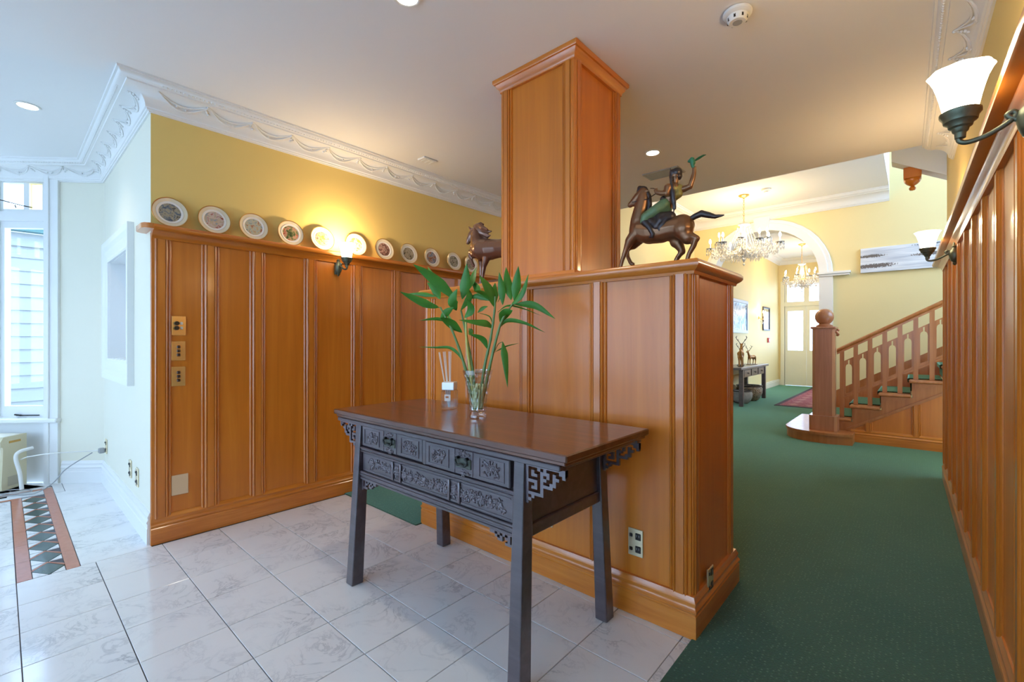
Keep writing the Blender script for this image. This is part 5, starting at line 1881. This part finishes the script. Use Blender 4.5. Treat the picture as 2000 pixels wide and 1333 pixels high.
for k in range(9):
    MB().box(-0.145, 0.145, -0.070 + 0.016 * k, -0.060 + 0.016 * k, -0.006, -0.001).build('slat', M_GREYP, t)
t = thing('heat_sensor', 'small white round sensor on the stair hall ceiling by the chandelier', 'sensor', (-1.60, 7.35, HCEIL - 0.0005))
MB().lathe([(0.0, -0.004), (0.065, -0.004), (0.06, -0.022), (0.03, -0.03), (0.028, -0.05), (0.0, -0.05)], n=20).build('sensor_base', M_WHITEP, t, smooth=40)


# ---------------------------------------------------------------- chandeliers
def chandelier(x, y, zbot, R, arms, label, energy):
    t = thing('chandelier', label, 'chandelier', (x, y, HCEIL - 0.0005), 0, 'crystal chandeliers')
    H = HCEIL - zbot
    MB().lathe([(0.0, -0.06), (0.012, -0.055), (0.016, -0.04), (0.045, -0.028), (0.072, -0.012), (0.075, 0.0), (0.0, 0.0)], n=24).build('canopy', M_BRASS, t, smooth=50)
    zc = -(H * 0.40)      # top of the glass column
    m = MB()
    k = 0
    zz = -0.055
    while zz > zc:
        rot = Matrix.Rotation(PI / 2 * (k % 2), 3, 'Z')
        pts = [rot @ Vector((0.010 * math.cos(a), 0, 0.019 * math.sin(a))) + Vector((0, 0, zz - 0.012)) for a in [2 * PI * i / 10 for i in range(11)]]
        m.tube(pts, 0.003, n=5)
        zz -= 0.028
        k += 1
    m.build('chain', M_BRASS, t, smooth=60)
    m = MB()
    m.lathe([(0.0, zc), (0.075, zc - 0.005), (0.085, zc - 0.02), (0.03, zc - 0.05), (0.022, zc - 0.12), (0.040, zc - 0.17), (0.052, zc - 0.22), (0.026, zc - 0.27), (0.020, zc - 0.33),
             (0.060, zc - 0.37), (0.075, zc - 0.40), (0.05, zc - 0.45), (0.02, zc - 0.50), (0.03, zc - 0.54), (0.0, -H + 0.05)], n=18)
    m.build('glass_stem', M_DROPS, t, smooth=40)
    m = MB()
    m.lathe([(0.0, zc - 0.335), (0.055, zc - 0.345), (0.06, zc - 0.375), (0.045, zc - 0.395), (0.0, zc - 0.40)], n=16)
    m.build('brass_hub', M_BRASS, t, smooth=40)
    zh = zc - 0.37
    drops = MB()

    def octa(p, r, h):
        drops.add([(p[0] + r, p[1], p[2]), (p[0], p[1] + r, p[2]), (p[0] - r, p[1], p[2]), (p[0], p[1] - r, p[2]), (p[0], p[1], p[2] + h * 0.5), (p[0], p[1], p[2] - h)],
                  [(0, 1, 4), (1, 2, 4), (2, 3, 4), (3, 0, 4), (1, 0, 5), (2, 1, 5), (3, 2, 5), (0, 3, 5)])
    arm_me = MB().tube(bez([(0.04, 0, zh), (R * 0.35, 0, zh - 0.10), (R * 0.75, 0, zh - 0.09), (R * 0.96, 0, zh + 0.0), (R * 0.96, 0, zh + 0.03)], 6), 0.009, n=8).mesh('arm', 60)
    arm_me.materials.append(M_DROPS)
    pan_me = MB().lathe([(0.012, zh + 0.02), (0.055, zh + 0.032), (0.062, zh + 0.044), (0.050, zh + 0.040), (0.012, zh + 0.034)], c=(R * 0.96, 0, 0), n=14).mesh('drip_pan', 60)
    pan_me.materials.append(M_DROPS)
    can_me = MB().lathe([(0.011, zh + 0.03), (0.011, zh + 0.115), (0.0, zh + 0.118)], c=(R * 0.96, 0, 0), n=10).mesh('candle', 60)
    can_me.materials.append(M_PORCW)
    bul_me = MB().lathe([(0.0, zh + 0.115), (0.012, zh + 0.122), (0.019, zh + 0.142), (0.015, zh + 0.165), (0.006, zh + 0.185), (0.0, zh + 0.192)], c=(R * 0.96, 0, 0), n=10).mesh('bulb', 60)
    bul_me.materials.append(M_BULB)
    for i in range(arms):
        a = 2 * PI * (i + 0.3) / arms
        sc = 1.0 if i % 2 == 0 else 0.78
        dz = 0.0 if i % 2 == 0 else 0.05
        for nm, me in (('arm', arm_me), ('drip_pan', pan_me), ('candle', can_me), ('bulb', bul_me)):
            o = link(nm, me, t, (0, 0, dz), (0, 0, a))
            o.scale = (sc, sc, 1)
        cxa, cya = R * 0.96 * sc * math.cos(a), R * 0.96 * sc * math.sin(a)
        for q in range(8):
            b = 2 * PI * q / 8
            octa((cxa + 0.055 * math.cos(b), cya + 0.055 * math.sin(b), zh + dz + 0.015), 0.011, 0.042)
            octa((cxa + 0.055 * math.cos(b), cya + 0.055 * math.sin(b), zh + dz - 0.042), 0.010, 0.036)
            octa((cxa * 0.8 + 0.07 * math.cos(b), cya * 0.8 + 0.07 * math.sin(b), zh + dz - 0.085), 0.011, 0.042)
            octa((cxa * 0.55 + 0.06 * math.cos(b), cya * 0.55 + 0.06 * math.sin(b), zh + dz - 0.14), 0.011, 0.045)
        # swag of beads to the next arm and up to the crown
        a2 = 2 * PI * (i + 1.3) / arms
        sc2 = 1.0 if (i + 1) % 2 == 0 else 0.78
        ex, ey = R * 0.96 * sc2 * math.cos(a2), R * 0.96 * sc2 * math.sin(a2)
        for q in range(1, 9):
            s = q / 9
            octa((cxa + (ex - cxa) * s, cya + (ey - cya) * s, zh + 0.02 - 0.13 * math.sin(PI * s)), 0.009, 0.022)
        for q in range(1, 12):
            s = q / 12
            octa((0.08 * math.cos(a) * (1 - s) + cxa * 0.45 * s, 0.08 * math.sin(a) * (1 - s) + cya * 0.45 * s, zc - 0.015 - (0.34) * s ** 0.8), 0.007, 0.020)
        for q in range(1, 8):
            s = q / 8
            octa((cxa * 0.45 * (1 - s) * 1.1, cya * 0.45 * (1 - s) * 1.1, zh - 0.14 - (H + zh - 0.30) * 1.0 * math.sin(s * PI / 2) * 0.55), 0.009, 0.028)
    octa((0, 0, -H + 0.03), 0.02, 0.03)
    tag(drops.build('crystal_drops', M_DROPS, t), kind='stuff')
    ld = bpy.data.lights.new('chandelier_lamp', 'POINT')
    ld.energy = energy
    ld.color = WARM
    ld.shadow_soft_size = R * 0.6
    lo = bpy.data.objects.new('chandelier_lamp', ld)
    lo.location = (0, 0, zh + 0.20)
    lo.parent = t
    C.objects.link(lo)
    return t


chandelier(-1.92, 7.44, 2.33, 0.49, 12, 'large lit crystal chandelier in the stair hall right of the rider statue', 48)
chandelier(-1.90, 12.05, 2.30, 0.41, 10, 'smaller lit crystal chandelier hanging beyond the arch', 26)

# ---------------------------------------------------------------- staircase
SY0, SY1 = 6.70, 7.80
RISE, GO = 0.164, 0.266
stc = thing('staircase', 'timber staircase with green carpet runner rising to the right', 'staircase', (-0.80, SY0, 0.007))
SO = Vector((-0.80, SY0, 0.007))


def S(x, y, z):
    return (x - SO.x, y - SO.y, z - SO.z)


def tread_z(k):
    return 0.111 + RISE * (k - 1)


def tread_x(k):
    return -0.574 + GO * (k - 3)


# curtail (bullnose) first step
cur = []
for i in range(13):
    a = PI * 1.5 - PI * i / 12
    cur.append((-0.86 + 0.36 * math.cos(a) * 0.98, SY0 - 0.02 + 0.36 * math.sin(a)))
outline = [(-0.52, SY0 - 0.30), (-0.75, SY0 - 0.37)] + [(-0.86 + 0.37 * math.cos(a), SY0 + 0.02 + 0.37 * math.sin(a)) for a in [PI * 1.5 - PI * 0.5 * i / 8 for i in range(9)]] + [(-1.23, SY1), (-0.52, SY1)]
m = MB().prism([S(x * 0.985 - 0.01, y + 0.02, 0.0) for x, y in outline], (0, 0, 0.10))
m.build('curtail_riser', M_STAIR, stc, smooth=40)
m = MB().prism([S(x, y, tread_z(1) + 0.022 - 0.030) for x, y in outline], (0, 0, 0.030))
m.build('curtail_tread', M_STAIR, stc, smooth=40)
NT = 9
for k in range(2, NT + 1):
    x0, z0 = tread_x(k), tread_z(k)
    MB().cbox(*[q for ab in zip(S(x0, SY0 - 0.035, z0 - 0.034), S(x0 + GO + 0.02, SY1, z0)) for q in ab], 0.010).build('tread', M_STAIR, stc)
    MB().box(*[q for ab in zip(S(x0 + 0.025, SY0, z0 - RISE - (0.0 if k > 2 else -0.03)), S(x0 + 0.045, SY1, z0 - 0.034)) for q in ab]).build('riser', M_STAIR, stc)
    # carpet runner wrapping tread and riser
    m = MB()
    m.prism([S(x0 + 0.012, SY0 + 0.14, z0 - RISE + 0.03), S(x0 + 0.008, SY0 + 0.14, z0 - 0.04), S(x0 - 0.012, SY0 + 0.14, z0 - 0.034), S(x0 - 0.014, SY0 + 0.14, z0 + 0.004), S(x0 + 0.0, SY0 + 0.14, z0 + 0.012),
             S(x0 + GO + 0.01, SY0 + 0.14, z0 + 0.012), S(x0 + GO + 0.01, SY0 + 0.14, z0 + 0.001), S(x0 + 0.024, SY0 + 0.14, z0 + 0.001), S(x0 + 0.024, SY0 + 0.14, z0 - RISE + 0.03)], (0, 0.80, 0))
    m.build('carpet_runner', M_CARPET, stc)
    # carved bracket under the tread return
    m = MB()
    m.prism([S(x0 + 0.05, SY0 - 0.014, z0 - 0.036), S(x0 + GO + 0.0, SY0 - 0.014, z0 - 0.036), S(x0 + GO - 0.03, SY0 - 0.014, z0 - 0.055), S(x0 + 0.19, SY0 - 0.014, z0 - 0.060), S(x0 + 0.13, SY0 - 0.014, z0 - 0.085),
             S(x0 + 0.08, SY0 - 0.014, z0 - 0.080), S(x0 + 0.05, SY0 - 0.014, z0 - 0.11)], (0, 0.014, 0))
    m.build('tread_bracket', M_STAIR, stc)


def line_z(x):
    return 0.163 + 0.585 * (x + 0.55)


# cut string between the treads and the sloping moulding
poly = []
for k in range(2, NT + 1):
    poly.append(S(tread_x(k) + 0.03, SY0 + 0.002, tread_z(k) - RISE - 0.034 if k > 2 else 0.12))
    poly.append(S(tread_x(k) + 0.03, SY0 + 0.002, tread_z(k) - 0.034))
xe = tread_x(NT) + GO
poly += [S(xe, SY0 + 0.002, tread_z(NT) - 0.034), S(xe, SY0 + 0.002, line_z(xe)), S(-0.60, SY0 + 0.002, 0.12)]
MB().prism(poly, (0, 0.03, 0)).build('cut_string', M_STAIR, stc)
m = MB()
m.prism([S(-0.60, SY0 - 0.012, line_z(-0.60)), S(xe, SY0 - 0.012, line_z(xe)), S(xe, SY0 - 0.012, line_z(xe) + 0.026), S(-0.60, SY0 - 0.012, line_z(-0.60) + 0.026)], (0, 0.014, 0))
m.build('string_moulding', M_STAIR, stc)
sb = [-0.40, 0.02, 0.42, 0.82]
px_ = [-0.60] + sb + [xe]
for a, b in zip(px_, px_[1:]):
    MB().prism([S(a, SY0 + 0.012, 0.10), S(b, SY0 + 0.012, 0.10), S(b, SY0 + 0.012, line_z(b)), S(a, SY0 + 0.012, max(0.101, line_z(a)))], (0, 0.014, 0)).build('spandrel_panel', M_WOOD, stc)
for x in sb:
    MB().prism([S(x + s_ * 0.8, SY0 + 0.013 - o_, 0.14) for s_, o_ in BAT], (0, 0, max(0.02, line_z(x) - 0.14))).build('batten', M_TRIM, stc, smooth=35)
MB().sweep([(xe - SO.x, 0.012), (-0.56 - SO.x, 0.012)][::-1][::-1], [(o_ + 0.004, z_ * 0.95 - 0.006) for o_, z_ in SKIRT[1:]] + [(0, 0.15), (0, -0.006)]).build('skirting', M_TRIMH, stc, smooth=35)
# wall string at the far side
poly = [S(-0.9, SY1 + 0.0, 0.12), S(xe, SY1 + 0.0, tread_z(NT) - 0.1), S(xe, SY1 + 0.0, tread_z(NT) + 0.30), S(-0.9, SY1 + 0.0, 0.46)]
MB().prism(poly, (0, 0.03, 0)).build('wall_string', M_STAIR, stc)
for k in range(0, 11):
    pass

# newel post
NXc, NYc = -0.812, 6.62
nw = MB(Matrix.Translation(S(NXc, NYc, 0)) @ Matrix.Rotation(math.radians(2), 4, 'Z'))


def oct_(r, cfr):
    return [(r, -cfr), (r, cfr), (cfr, r), (-cfr, r), (-r, cfr), (-r, -cfr), (-cfr, -r), (cfr, -r)]


nw.prism([(x, y, 0.30) for x, y in oct_(0.112, 0.085)], (0, 0, 1.055))
newel = nw.build('newel_post', M_NEWEL, stc)
nb_ = MB(Matrix.Translation(S(NXc, NYc, 0)))
nb_.prism([(x, y, 0.134) for x, y in oct_(0.140, 0.112)], (0, 0, 0.175))
nb_.build('newel_base', M_NEWEL, newel)
nb_ = MB(Matrix.Translation(S(NXc, NYc, 0)))
nb_.cbox(-0.125, 0.125, -0.125, 0.125, 1.345, 1.372, 0.006)
nb_.lathe([(0.085, 1.372), (0.088, 1.385), (0.06, 1.40), (0.05, 1.412)], n=24)
nb_.build('newel_cap', M_NEWEL, newel, smooth=40)
MB(Matrix.Translation(S(NXc, NYc, 1.492))).ell((0, 0, 0), 0.098, n=28, m=18).build('newel_ball', M_NEWEL, newel, smooth=80)
m = MB()
for q in range(9):
    a = q * 0.9
    m.ell(S(NXc + 0.128 + 0.008 * math.sin(a), NYc + 0.03 * math.cos(a), 1.27 + 0.008 * q), (0.016, 0.016, 0.014), n=7, m=5)
m.build('newel_carving', M_NEWEL, newel, smooth=60)


# balustrade
def rail_z(x):
    return 1.394 + 0.575 * (x + 0.204)


BYc = 6.765
xr0, xr1 = -0.70, 1.50
m = MB()
sec = [(-0.026, -0.072), (0.026, -0.072), (0.026, -0.050), (0.020, -0.044), (0.034, -0.030), (0.036, -0.012), (0.020, 0.0), (-0.020, 0.0), (-0.036, -0.012), (-0.034, -0.030), (-0.020, -0.044), (-0.026, -0.050)]
vs_, fs = [], []
for x in (xr0, xr1):
    for o_, z_ in sec:
        vs_.append(S(x, BYc + o_, rail_z(x) + z_))
n = len(sec)
fs = [(i, (i + 1) % n, n + (i + 1) % n, n + i) for i in range(n)] + [tuple(range(n)), tuple(range(n, 2 * n))[::-1]]
m.add(vs_, fs)
m.build('handrail', M_STAIR, stc, smooth=40)
for k in range(0, 13):
    x = -0.652 + 0.1335 * k
    kt = 2 + max(0, int((x - tread_x(2)) / GO))
    zb = tread_z(min(kt, NT))
    m = MB().prism([S(x - 0.021, BYc - 0.016, zb), S(x + 0.021, BYc - 0.016, zb), S(x + 0.021, BYc - 0.016, rail_z(x + 0.021) - 0.070), S(x - 0.021, BYc - 0.016, rail_z(x - 0.021) - 0.070)], (0, 0.032, 0))
    m.build('baluster', M_STAIR, stc)
    xm = x + 0.1335 / 2
    hw = 0.1335 / 2 - 0.021
    t_ = rail_z(xm) - 0.19
    sl = 0.575
    hb, wn, wb_ = 0.03, 0.0065, 0.031
    m = MB()
    for s in (-1, 1):
        def z_at(dx, dz):
            return t_ + sl * dx + dz
        pl_ = [(s * hw, z_at(s * hw, 0)), (s * wn, z_at(s * wn, 0)), (s * wn, t_ - 0.062), (s * 0.020, t_ - 0.070), (s * 0.028, t_ - 0.084), (s * wb_, t_ - 0.105), (s * wb_, z_at(s * wb_, -0.40)),
               (s * wb_, z_at(s * wb_, -0.44)), (s * hw, z_at(s * hw, -0.44))]
        m.prism([S(xm + a, BYc - 0.008, b) for a, b in pl_], (0, 0.016, 0))
    m.prism([S(xm - wb_, BYc - 0.008, z_at(-wb_, -0.44)), S(xm + wb_, BYc - 0.008, z_at(wb_, -0.44)), S(xm + wb_, BYc - 0.008, z_at(wb_, -0.405)), S(xm - wb_, BYc - 0.008, z_at(-wb_, -0.405))], (0, 0.016, 0))
    m.prism([S(xm - wn - .001, BYc - 0.008, z_at(-wn, -0.014)), S(xm + wn + .001, BYc - 0.008, z_at(wn, -0.014)), S(xm + wn + .001, BYc - 0.008, z_at(wn, 0)), S(xm - wn - .001, BYc - 0.008, z_at(-wn, 0))], (0, 0.016, 0))
    m.prism([S(xm - hw, BYc - 0.018, z_at(-hw, -0.455)), S(xm + hw, BYc - 0.018, z_at(hw, -0.455)), S(xm + hw, BYc - 0.018, z_at(hw, -0.435)), S(xm - hw, BYc - 0.018, z_at(-hw, -0.435))], (0, 0.036, 0))
    m.build('pierced_splat', M_STAIR, stc)

# upper flight string with its turned drop
uy = 5.45
ub = [(-0.155, 2.852), (0.60, 2.852 - 0.573 * 0.755), (0.60, 3.30), (-0.155, 3.62)]
m = MB().prism([(x, uy, z) for x, z in ub], (0, 0.16, 0))
struct(m.build('trim_8', M_PLASTER), 'white sloping string of the upper stair flight')
dp = thing('newel_drop', 'turned timber newel drop hanging from the white upper stair string', 'newel drop', (-0.010, uy + 0.08, 2.575))
MB().cbox(-0.062, 0.062, -0.062, 0.062, 0.105, 0.205, 0.004).build('drop_block', M_WOOD, dp)
MB().lathe([(0.0, 0.0), (0.020, 0.006), (0.026, 0.020), (0.020, 0.034), (0.012, 0.040), (0.020, 0.046), (0.040, 0.060), (0.055, 0.078), (0.060, 0.095), (0.058, 0.106), (0.0, 0.108)], n=24).build('drop_finial', M_WOOD, dp, smooth=40)


# ---------------------------------------------------------------- pictures
def art_landscape():
    m, nt, b = mat_new('misty_lake_painting')
    L = nt.links.new
    tc = nt.nodes.new('ShaderNodeTexCoord')
    sp_ = nt.nodes.new('ShaderNodeSeparateXYZ')
    L(tc.outputs['Generated'], sp_.inputs[0])
    no = nt.nodes.new('ShaderNodeTexNoise')
    no.inputs['Scale'].default_value = 9
    no.inputs['Detail'].default_value = 6
    mpp = nt.nodes.new('ShaderNodeMapping')
    mpp.inputs['Scale'].default_value = (9, 1, 1.5)
    L(tc.outputs['Generated'], mpp.inputs[0])
    L(mpp.outputs[0], no.inputs['Vector'])
    n2 = nt.nodes.new('ShaderNodeTexNoise')
    n2.inputs['Scale'].default_value = 2.2
    n2.inputs['Detail'].default_value = 4
    mp2 = nt.nodes.new('ShaderNodeMapping')
    mp2.inputs['Scale'].default_value = (0.8, 1, 4)
    L(tc.outputs['Generated'], mp2.inputs[0])
    L(mp2.outputs[0], n2.inputs['Vector'])

    def math_(op, a, b_=None, c=None):
        q = nt.nodes.new('ShaderNodeMath')
        q.operation = op
        for i, v in enumerate((a, b_, c)):
            if v is None:
                continue
            if isinstance(v, (int, float)):
                q.inputs[i].default_value = v
            else:
                L(v, q.inputs[i])
        return q.outputs[0]
    cr = nt.nodes.new('ShaderNodeValToRGB')
    e = cr.color_ramp.elements
    e[0].position = 0.35
    e[0].color = (0.52, 0.54, 0.60, 1)
    e[1].position = 0.62
    e[1].color = (0.80, 0.80, 0.82, 1)
    L(n2.outputs['Fac'], cr.inputs['Fac'])
    colr = cr.outputs['Color']
    for gx, gz, rx, rz, cc in ((0.12, 0.66, 0.17, 0.07, (0.10, 0.07, 0.05)), (0.16, 0.26, 0.26, 0.10, (0.09, 0.06, 0.045)), (0.80, 0.55, 0.30, 0.07, (0.14, 0.11, 0.09)), (0.82, 0.93, 0.3, 0.035, (0.15, 0.15, 0.17))):
        dx = math_('DIVIDE', math_('SUBTRACT', sp_.outputs['X'], gx), rx)
        dz = math_('DIVIDE', math_('SUBTRACT', sp_.outputs['Z'], gz), rz)
        dd = math_('ADD', math_('MULTIPLY', dx, dx), math_('MULTIPLY', dz, dz))
        vv = math_('SUBTRACT', math_('MULTIPLY_ADD', no.outputs['Fac'], 3.0, -0.7), dd)
        fac = math_('MULTIPLY', math_('MINIMUM', math_('MAXIMUM', math_('MULTIPLY', vv, 4.0), 0.0), 1.0), 0.9)
        mx = nt.nodes.new('ShaderNodeMix')
        mx.data_type = 'RGBA'
        L(fac, mx.inputs['Factor'])
        L(colr, mx.inputs['A'])
        mx.inputs['B'].default_value = (*cc, 1)
        colr = mx.outputs['Result']
    L(colr, b.inputs['Base Color'])
    b.inputs['Roughness'].default_value = 0.5
    return m


pA, pB = at_y(1681, 487, YA), at_y(1850, 520, YA)
z_lo = at_y(1683, 534, YA).z
z_hi = at_y(1681, 487, YA).z
pw = 1.05
t = thing('landscape_painting', 'wide unframed canvas of a misty grey lake with brown islands', 'painting', (pA.x + pw / 2, YA - 0.045, z_lo))
MB().cbox(-pw / 2, pw / 2, 0.0, 0.04, 0, z_hi - z_lo, 0.003).build('canvas', art_landscape(), t)


def picture(loc, rz, w, h, fr, label, art, fmat, name='framed_picture', cat='picture'):
    """local -y faces the room, origin at the bottom centre"""
    t = thing(name, label, cat, loc, rz)
    m = MB()
    m.cbox(-w / 2, -w / 2 + fr, -0.03, 0, 0, h, 0.003)
    m.cbox(w / 2 - fr, w / 2, -0.03, 0, 0, h, 0.003)
    m.cbox(-w / 2 + fr, w / 2 - fr, -0.03, 0, 0, fr, 0.003)
    m.cbox(-w / 2 + fr, w / 2 - fr, -0.03, 0, h - fr, h, 0.003)
    m.build('picture_frame', fmat, t)
    MB().box(-w / 2 + fr, w / 2 - fr, -0.014, -0.002, fr, h - fr).build('picture_face', art, t)
    return t


picture((XH0 + 0.002, 10.35, 1.37), PI / 2, 1.15, 0.70, 0.06, 'blue seascape picture in a silver frame above the console table', M_SEA, M_SILVERF)
picture((XH0 + 0.002, 12.62, 1.46), PI / 2, 0.66, 0.58, 0.035, 'bright dark-framed mirror beside the crystal wall light in the far hall', M_MIRROR, M_FRAMED, 'wall_mirror', 'mirror')
t = thing('crystal_sconce', 'small lit crystal candle wall light in the far hall', 'wall lamp', (XH0 + 0.001, 11.95, 1.75))
MB().lathe([(0.0, 0.0), (0.04, 0.004), (0.045, 0.012), (0.0, 0.02)], n=14, axis='x').build('rosette', M_BRASS, t, smooth=50)
for s in (-1, 1):
    MB().tube(bez([(0.02, 0, 0), (0.07, s * 0.05, -0.04), (0.12, s * 0.10, 0.0), (0.12, s * 0.10, 0.03)], 5), 0.006, n=6).build('arm', M_BRASS, t, smooth=60)
    MB().lathe([(0.01, 0.03), (0.035, 0.04), (0.01, 0.045), (0.01, 0.10), (0.0, 0.10)], c=(0.12, s * 0.10, 0), n=10).build('candle', M_PORCW, t, smooth=50)
    MB().lathe([(0.0, 0.10), (0.014, 0.115), (0.016, 0.13), (0.0, 0.17)], c=(0.12, s * 0.10, 0), n=10).build('bulb', M_BULB, t, smooth=60)
m = MB()
for k in range(20):
    a = k * 0.9
    m.add([(0.10 + 0.04 * math.cos(a) + v[0], 0.12 * math.sin(a * 1.7) + v[1], -0.02 - 0.006 * k + v[2]) for v in ((.01, 0, 0), (0, .01, 0), (-.01, 0, 0), (0, -.01, 0), (0, 0, .015), (0, 0, -.03))],
          [(0, 1, 4), (1, 2, 4), (2, 3, 4), (3, 0, 4), (1, 0, 5), (2, 1, 5), (3, 2, 5), (0, 3, 5)])
tag(m.build('crystal_drops', M_DROPS, t), kind='stuff')
ld = bpy.data.lights.new('hall_sconce_lamp', 'POINT')
ld.energy = 7
ld.color = WARM
ld.shadow_soft_size = 0.05
lo = bpy.data.objects.new('hall_sconce_lamp', ld)
lo.location = (0.17, 0, 0.16)
lo.parent = t
C.objects.link(lo)
t = thing('fire_alarm_point', 'small red fire alarm call point on the far hall wall', 'alarm', (XH0 + 0.001, 12.85, 1.16))
MB().cbox(0, 0.035, -0.06, 0.06, 0, 0.12, 0.004).build('alarm_body', M_RED, t)
MB().box(0.035, 0.037, -0.03, 0.03, 0.03, 0.09).build('alarm_glass', M_WHITEP, t)

# ---------------------------------------------------------------- console table and its things in the far hall
CTZ = 0.72
con = thing('console_table', 'dark wooden console table against the far hall wall', 'table', (XH0 + 0.24, 9.77, 0.007))
MB().cbox(-0.22, 0.22, -1.02, 1.02, CTZ - 0.05, CTZ - 0.007, 0.005).build('table_top', M_TABLE, con)
for sx in (-1, 1):
    for sy in (-1, 1):
        MB().cbox(sx * 0.17 - 0.035, sx * 0.17 + 0.035, sy * 0.82 - 0.04, sy * 0.82 + 0.04, 0.0, CTZ - 0.05, 0.006).build('leg', M_TABLE, con)
MB().box(0.165, 0.185, -0.80, 0.80, CTZ - 0.20, CTZ - 0.055).build('front_apron', M_TABLE, con)
MB().box(-0.185, -0.165, -0.80, 0.80, CTZ - 0.20, CTZ - 0.055).build('back_apron', M_TABLE, con)
for k in (-1, 0, 1):
    dw = MB().cbox(0.183, 0.195, k * 0.50 - 0.22, k * 0.50 + 0.22, CTZ - 0.185, CTZ - 0.065, 0.003).build('drawer', M_TABLE, con)
    MB().tube(bez([(0.195, k * 0.5 - 0.04, CTZ - 0.115), (0.215, k * 0.5 - 0.03, CTZ - 0.135), (0.215, k * 0.5 + 0.03, CTZ - 0.135), (0.195, k * 0.5 + 0.04, CTZ - 0.115)], 4), 0.005, n=6).build('bail_handle', M_IRON, dw, smooth=60)


def deer(loc, rz, s, label):
    t = thing('deer_figurine', label, 'figurine', loc, rz, 'gilt deer on the console table')

    def c(pts):
        return ('cap', [Vector((a, b, z)) * s for a, b, z, r in pts], [r * s for a, b, z, r in pts])
    blob('deer_body', [c([(-0.10, 0, 0.26, .055), (0.0, 0, 0.25, .058), (0.10, 0, 0.27, .055)]), c([(0.11, 0, 0.29, .045), (0.16, 0, 0.37, .033), (0.18, 0, 0.43, .028)]),
                       c([(0.18, 0, 0.44, .030), (0.22, 0, 0.425, .024), (0.255, 0, 0.41, .014)]), c([(0.16, .02, 0.45, .012), (0.14, .045, 0.47, .005)]), c([(0.16, -.02, 0.45, .012), (0.14, -.045, 0.47, .005)]),
                       c([(0.11, .03, 0.24, .032), (0.12, .03, 0.13, .015), (0.115, .03, 0.012, .013)]), c([(0.10, -.03, 0.24, .032), (0.13, -.03, 0.14, .015), (0.14, -.03, 0.012, .013)]),
                       c([(-0.11, .03, 0.25, .042), (-0.15, .03, 0.14, .017), (-0.13, .03, 0.012, .013)]), c([(-0.10, -.03, 0.25, .042), (-0.12, -.03, 0.14, .017), (-0.10, -.03, 0.012, .013)]),
                       c([(-0.15, 0, 0.28, .018), (-0.18, 0, 0.25, .008)])], M_DEER, t, 0.008 * s, 2)
    for q in (-1, 1):
        m_ = MB()
        m_.tube(bez([Vector((0.165, q * .018, 0.46)) * s, Vector((0.13, q * .06, 0.52)) * s, Vector((0.14, q * .10, 0.58)) * s, Vector((0.17, q * .09, 0.63)) * s], 4), 0.006 * s, n=6)
        m_.tube([Vector((0.13, q * .06, 0.52)) * s, Vector((0.19, q * .07, 0.56)) * s], 0.005 * s, n=5)
        m_.tube([Vector((0.14, q * .095, 0.57)) * s, Vector((0.10, q * .11, 0.61)) * s], 0.005 * s, n=5)
        m_.build('antler', M_BRONZED, t, smooth=60)
    MB().cbox(-0.19 * s, 0.19 * s, -0.07 * s, 0.07 * s, 0, 0.012 * s, 0.003 * s).build('plinth', M_BRONZED, t)
    return t


deer((XH0 + 0.30, 9.30, CTZ + 0.001), -PI / 2 + 0.3, 0.70, 'nearest gilt deer figurine on the console table')
deer((XH0 + 0.20, 9.72, CTZ + 0.001), PI / 2 + 0.2, 0.92, 'tallest gilt stag figurine with dark antlers on the console table')
deer((XH0 + 0.30, 10.10, CTZ + 0.001), -PI / 2 - 0.4, 0.62, 'small gilt deer figurine at the back of the console table')
for k, (yy, s, lab, mt) in enumerate(((9.45, 1.0, 'pale glazed bowl under the console table', plain('grey_glaze', (0.45, 0.45, 0.46), rough=0.25, var=0.3, vscale=25)), (10.0, 1.25, 'larger patterned brown pot under the console table', M_POT))):
    t = thing('ceramic_pot', lab, 'pot', (XH0 + 0.28, yy, 0.008), 0, 'pots under the console table')
    MB().lathe([(r * s, z * s) for r, z in [(0.11, 0.0), (0.15, 0.04), (0.185, 0.12), (0.19, 0.19), (0.175, 0.23), (0.16, 0.235), (0.165, 0.19), (0.14, 0.06), (0.0, 0.04)]], n=28).build('pot_body', mt, t, smooth=50)
    MB().lathe([(r * s, z * s) for r, z in [(0.172, 0.228), (0.19, 0.232), (0.19, 0.245), (0.160, 0.245), (0.160, 0.232)]], n=28, caps=False).build('pot_rim', M_BRONZED, t, smooth=40)

# ---------------------------------------------------------------- rug
t = thing('hall_rug', 'long red patterned rug on the green carpet of the far hall', 'rug', (-1.42, 11.6, 0.0075))
MB().box(-0.45, 0.45, -2.0, 2.0, 0, 0.008).build('rug_field', M_RUG, t)
m = MB()
for a, b, c, d in ((-0.52, -0.45, -2.1, 2.1), (0.45, 0.52, -2.1, 2.1), (-0.45, 0.45, -2.1, -2.0), (-0.45, 0.45, 2.0, 2.1)):
    m.box(a, b, c, d, 0, 0.008)
m.build('rug_border', M_RUGB, t)
m = MB()
for j in range(9):
    for i in (-1, 0, 1):
        x_, y_ = i * 0.27, -1.76 + 0.44 * j
        m.prism([(x_ - 0.09, y_, 0.008), (x_, y_ - 0.15, 0.008), (x_ + 0.09, y_, 0.008), (x_, y_ + 0.15, 0.008)], (0, 0, 0.0006))
m.build('rug_medallions', plain('rug_rose', (0.34, 0.14, 0.13), rough=0.95), t)
